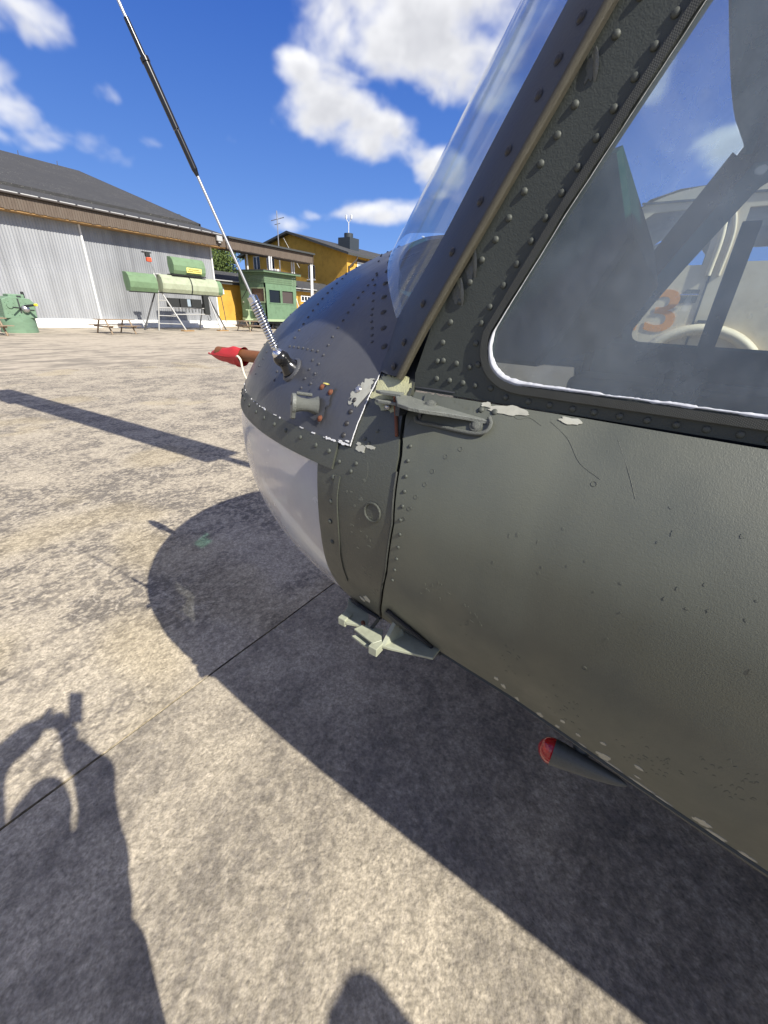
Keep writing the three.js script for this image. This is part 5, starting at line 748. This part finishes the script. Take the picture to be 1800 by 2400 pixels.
// ---------------------------------------------------------------- the people whose shadows fall into the picture
function fieldMesh(bones, centre, half, N, k) {                         // smooth union of tapered capsules, each { a, b, ra, rb, c }
  const mc = new MarchingCubes(N, new THREE.MeshStandardMaterial(), false, false, 120000); mc.isolation = 0;
  const pre = bones.map((q) => { const d = q.b.clone().sub(q.a); return { ...q, d, l2: Math.max(1e-9, d.lengthSq()) }; }), p = V();
  const dist = (q, p) => { const px = p.x - q.a.x, py = p.y - q.a.y, pz = p.z - q.a.z, t = clamp((px * q.d.x + py * q.d.y + pz * q.d.z) / q.l2); return Math.hypot(px - q.d.x * t, (py - q.d.y * t) * (q.sy ?? 1), pz - q.d.z * t) - lerp(q.ra, q.rb, t); };
  const s = mc.size, h = mc.halfsize;
  for (let z = 0, i = 0; z < s; z++) for (let y = 0; y < s; y++) for (let x = 0; x < s; x++, i++) {
    p.set(centre.x + (x - h) / h * half, centre.y + (y - h) / h * half, centre.z + (z - h) / h * half);
    let m = 9; for (const q of pre) { const d = dist(q, p); if (m > 8) m = d; else { const e = Math.max(k - Math.abs(m - d), 0) / k; m = Math.min(m, d) - e * e * k * 0.25; } }
    mc.field[i] = -m;
  }
  mc.update();
  const n = mc.count, pos = new Float32Array(n * 3), nor = new Float32Array(n * 3), col = new Float32Array(n * 3);
  for (let i = 0; i < n; i++) {
    p.set(centre.x + mc.positionArray[3 * i] * half, centre.y + mc.positionArray[3 * i + 1] * half, centre.z + mc.positionArray[3 * i + 2] * half); p.toArray(pos, 3 * i);
    let best = 9, c = [0.5, 0.5, 0.5]; for (const q of pre) { const d = dist(q, p) - (q.win ?? 0); if (d < best) { best = d; c = q.c; } } col.set(c, 3 * i);
    for (let a = 0; a < 3; a++) { const e = p.clone(); const f = (o) => { e.copy(p).setComponent(a, p.getComponent(a) + o); let m = 9; for (const q of pre) m = Math.min(m, dist(q, e)); return m; }; nor[3 * i + a] = f(0.004) - f(-0.004); }
    const l = Math.hypot(nor[3 * i], nor[3 * i + 1], nor[3 * i + 2]) || 1; for (let a = 0; a < 3; a++) nor[3 * i + a] /= l;
  }
  const g = new THREE.BufferGeometry(); g.setAttribute('position', new THREE.BufferAttribute(pos, 3)); g.setAttribute('normal', new THREE.BufferAttribute(nor, 3)); g.setAttribute('color', new THREE.BufferAttribute(col, 3)); return g;
}
const skinTone = [0.5, 0.3, 0.21], bodyMat = mat([1, 1, 1], 0.8, { vertexColors: true });
function handBones(wrist, dir, palmN, curl, side) {                     // palm, four fingers of two joints each, thumb from the side of the palm
  const across = new THREE.Vector3().crossVectors(dir, palmN).normalize().multiplyScalar(side), at = (f, a, n) => wrist.clone().addScaledVector(dir, f).addScaledVector(across, a).addScaledVector(palmN, n), B = (a, b, ra, rb) => ({ a, b, ra, rb, c: skinTone });
  const o = []; for (const a of [-0.026, -0.009, 0.009, 0.026]) o.push(B(at(0.01, a * 0.7, 0), at(0.085, a, 0), 0.014, 0.012));
  [[-0.028, 0.06], [-0.01, 0.072], [0.009, 0.078], [0.028, 0.07]].forEach(([a, l]) => { const k = at(0.088, a, 0), j = at(0.088 + l * 0.55 * Math.cos(curl), a * 1.05, l * 0.55 * Math.sin(curl)), e = at(0.088 + l * 0.55 * Math.cos(curl) + l * 0.5 * Math.cos(curl * 2.2), a * 1.05, l * 0.55 * Math.sin(curl) + l * 0.5 * Math.sin(curl * 2.2)); o.push(B(k, j, 0.0095, 0.0085), B(j, e, 0.0085, 0.007)); });
  const t0 = at(0.02, 0.03, 0), t1 = at(0.05, 0.056, 0.012), t2 = at(0.078, 0.062, 0.026); o.push(B(t0, t1, 0.013, 0.0105), B(t1, t2, 0.01, 0.008)); return o;
}
function person(label, J, c) {
  const t = thing('person', label, 'person', [J.pelvis.x, 0, J.pelvis.z]), L = (a, b, ra, rb, col, more = {}) => ({ a, b, ra, rb, c: col, ...more });
  const up = J.head.clone().sub(J.neck).normalize(), f = J.face.clone().normalize(), rt = new THREE.Vector3().crossVectors(f, V(0, 1, 0)).normalize(), mid = J.pelvis.clone().lerp(J.chest, 0.5);
  const b = [L(J.pelvis.clone().addScaledVector(rt, -0.08), J.pelvis.clone().addScaledVector(rt, 0.08), 0.125, 0.125, c.legs), L(mid.clone().addScaledVector(rt, -0.06), mid.clone().addScaledVector(rt, 0.06), 0.118, 0.118, c.top), L(J.chest.clone().addScaledVector(rt, -0.085), J.chest.clone().addScaledVector(rt, 0.085), 0.13, 0.13, c.top), L(J.chest, J.neck, 0.11, 0.06, c.top), L(J.neck, J.head.clone().addScaledVector(up, -0.05), 0.058, 0.055, skinTone)];
  for (const s of ['L', 'R']) {
    b.push(L(J.chest.clone().lerp(J['sh' + s], 0.5).add(V(0, 0.04, 0)), J['sh' + s], 0.085, 0.068, c.top), L(J['sh' + s], J['el' + s], 0.07, 0.06, c.top), L(J['el' + s], J['el' + s].clone().lerp(J['wr' + s], 0.72), 0.058, 0.046, c.top), L(J['el' + s].clone().lerp(J['wr' + s], 0.6), J['wr' + s], 0.036, 0.027, skinTone));
    b.push(L(J['hip' + s], J['kn' + s], 0.098, 0.065, c.legs), L(J['kn' + s], J['an' + s], 0.064, 0.048, c.legs), L(J['an' + s].clone().add(V(0, -0.04, 0)), J['an' + s].clone().addScaledVector(f, 0.16).add(V(0, -0.055, 0)), 0.045, 0.036, c.shoes));
  }
  const body = fieldMesh(b, V(J.pelvis.x, 0.98, J.pelvis.z), 1.02, 84, 0.05);
  const hd = J.head, H = (x, y, z) => hd.clone().addScaledVector(rt, x).addScaledVector(up, y).addScaledVector(f, z), hb = [L(H(0, 0.03, -0.015), H(0, 0.02, 0.015), 0.088, 0.08, skinTone), L(H(0, -0.02, 0.03), H(0, -0.07, 0.05), 0.062, 0.042, skinTone), L(H(0, -0.05, 0), H(0, -0.15, -0.02), 0.056, 0.056, skinTone), L(H(0, 0.012, 0.09), H(0, -0.028, 0.108), 0.008, 0.014, skinTone), L(H(-0.028, 0.03, 0.082), H(0.028, 0.03, 0.082), 0.009, 0.009, skinTone), L(H(-0.02, -0.058, 0.09), H(0.02, -0.058, 0.09), 0.007, 0.007, [0.4, 0.16, 0.13]), L(H(0, 0.06, -0.03), H(0, 0.07, 0.02), 0.084, 0.068, c.hair, { win: 0.004 }), L(H(0, 0.03, -0.055), H(0, -0.03, -0.06), 0.07, 0.05, c.hair, { win: 0.004 })];
  for (const s of [-1, 1]) hb.push(L(H(s * 0.083, 0.012, -0.005), H(s * 0.082, -0.03, 0.0), 0.014, 0.01, skinTone));
  const head = fieldMesh(hb, hd.clone(), 0.2, 56, 0.02), hands = ['L', 'R'].map((s) => { const w = J['wr' + s]; return fieldMesh(handBones(w, J['hd' + s].clone().normalize(), J['pn' + s].clone().normalize(), J.curl, s === 'L' ? -1 : 1), w.clone().addScaledVector(J['hd' + s].clone().normalize(), 0.07), 0.13, 44, 0.008); });
  const g = mergeGeometries([body, head, ...hands]); part('body', g, bodyMat, t);
  for (const s of [-1, 1]) { const e = new THREE.SphereGeometry(0.011, 12, 8), p = H(s * 0.031, 0.012, 0.078); e.translate(p.x, p.y, p.z); part('eye', e, M.whitePaint, t); }
  return t;
}
{
  const fw = V(0.756176, -0.443543, -0.481111), upv = V(0.346612, 0.895108, -0.280433), ri = V(0.55503, 0.0453, 0.8306), lens = V(0, 1.8, 0), ph = lens.clone().addScaledVector(fw, -0.03).addScaledVector(upv, -0.055).addScaledVector(ri, -0.022);
  const P2 = (r, u, f) => ph.clone().addScaledVector(ri, r).addScaledVector(upv, u).addScaledVector(fw, f);
  const photographer = person('person in dark jacket with raised arms whose shadow falls at lower left', {
    pelvis: V(-0.3, 0.87, 0.04), chest: V(-0.3, 1.15, 0.13), neck: V(-0.295, 1.32, 0.17), head: V(-0.28, 1.45, 0.13), face: V(0.8, 0, -0.6),
    shL: V(-0.45, 1.27, 0.03), elL: V(-0.37, 1.6, -0.13), wrL: P2(-0.12, -0.05, -0.05), hdL: ri.clone().multiplyScalar(0.95).addScaledVector(upv, 0.15), pnL: fw.clone().negate(),
    shR: V(-0.17, 1.25, 0.2), elR: V(-0.09, 1.46, 0.1), wrR: P2(0.03, -0.14, -0.07), hdR: ri.clone().multiplyScalar(-0.3).addScaledVector(upv, 0.95), pnR: fw.clone().negate(), curl: 0.55,
    hipL: V(-0.38, 0.83, 0.0), knL: V(-0.4, 0.46, -0.02), anL: V(-0.42, 0.085, 0.02), hipR: V(-0.2, 0.84, 0.05), knR: V(-0.19, 0.46, 0.02), anR: V(-0.2, 0.085, 0.04),
  }, { top: [0.03, 0.035, 0.05], legs: [0.04, 0.05, 0.08], shoes: [0.03, 0.025, 0.02], hair: [0.08, 0.05, 0.03] });
  const phone = thing('phone', 'black phone held up by the person taking the photo', 'phone', ph.toArray());
  const g = new RoundedBoxGeometry(0.072, 0.147, 0.008, 3, 0.004); g.applyMatrix4(fromAxes(ri, upv, fw.clone().negate(), ph)); part('case', g, M.black, phone);
  { const s = new THREE.BoxGeometry(0.066, 0.141, 0.0006); s.applyMatrix4(fromAxes(ri, upv, fw.clone().negate(), P2(0, 0, -0.0045))); part('glass', s, M.winDark, phone); }
  person('person in grey jacket whose round head shadow shows at the bottom edge', {
    pelvis: V(-0.06, 0.95, 1.71), chest: V(-0.07, 1.28, 1.71), neck: V(-0.07, 1.46, 1.71), head: V(-0.04, 1.62, 1.69), face: V(1, -0.1, -0.25),
    shL: V(-0.05, 1.37, 1.53), elL: V(-0.04, 1.1, 1.49), wrL: V(0.01, 0.86, 1.51), hdL: V(0.1, -1, 0), pnL: V(0, 0, 1), shR: V(-0.09, 1.37, 1.89), elR: V(-0.09, 1.1, 1.95), wrR: V(-0.03, 0.86, 1.93), hdR: V(0.1, -1, 0), pnR: V(0, 0, -1), curl: 0.35,
    hipL: V(-0.05, 0.9, 1.62), knL: V(-0.03, 0.48, 1.61), anL: V(-0.06, 0.085, 1.6), hipR: V(-0.07, 0.9, 1.8), knR: V(-0.04, 0.48, 1.81), anR: V(-0.08, 0.085, 1.83),
  }, { top: [0.12, 0.12, 0.13], legs: [0.07, 0.06, 0.05], shoes: [0.03, 0.025, 0.02], hair: [0.1, 0.07, 0.04] });
}
renderer.render(scene, camera);
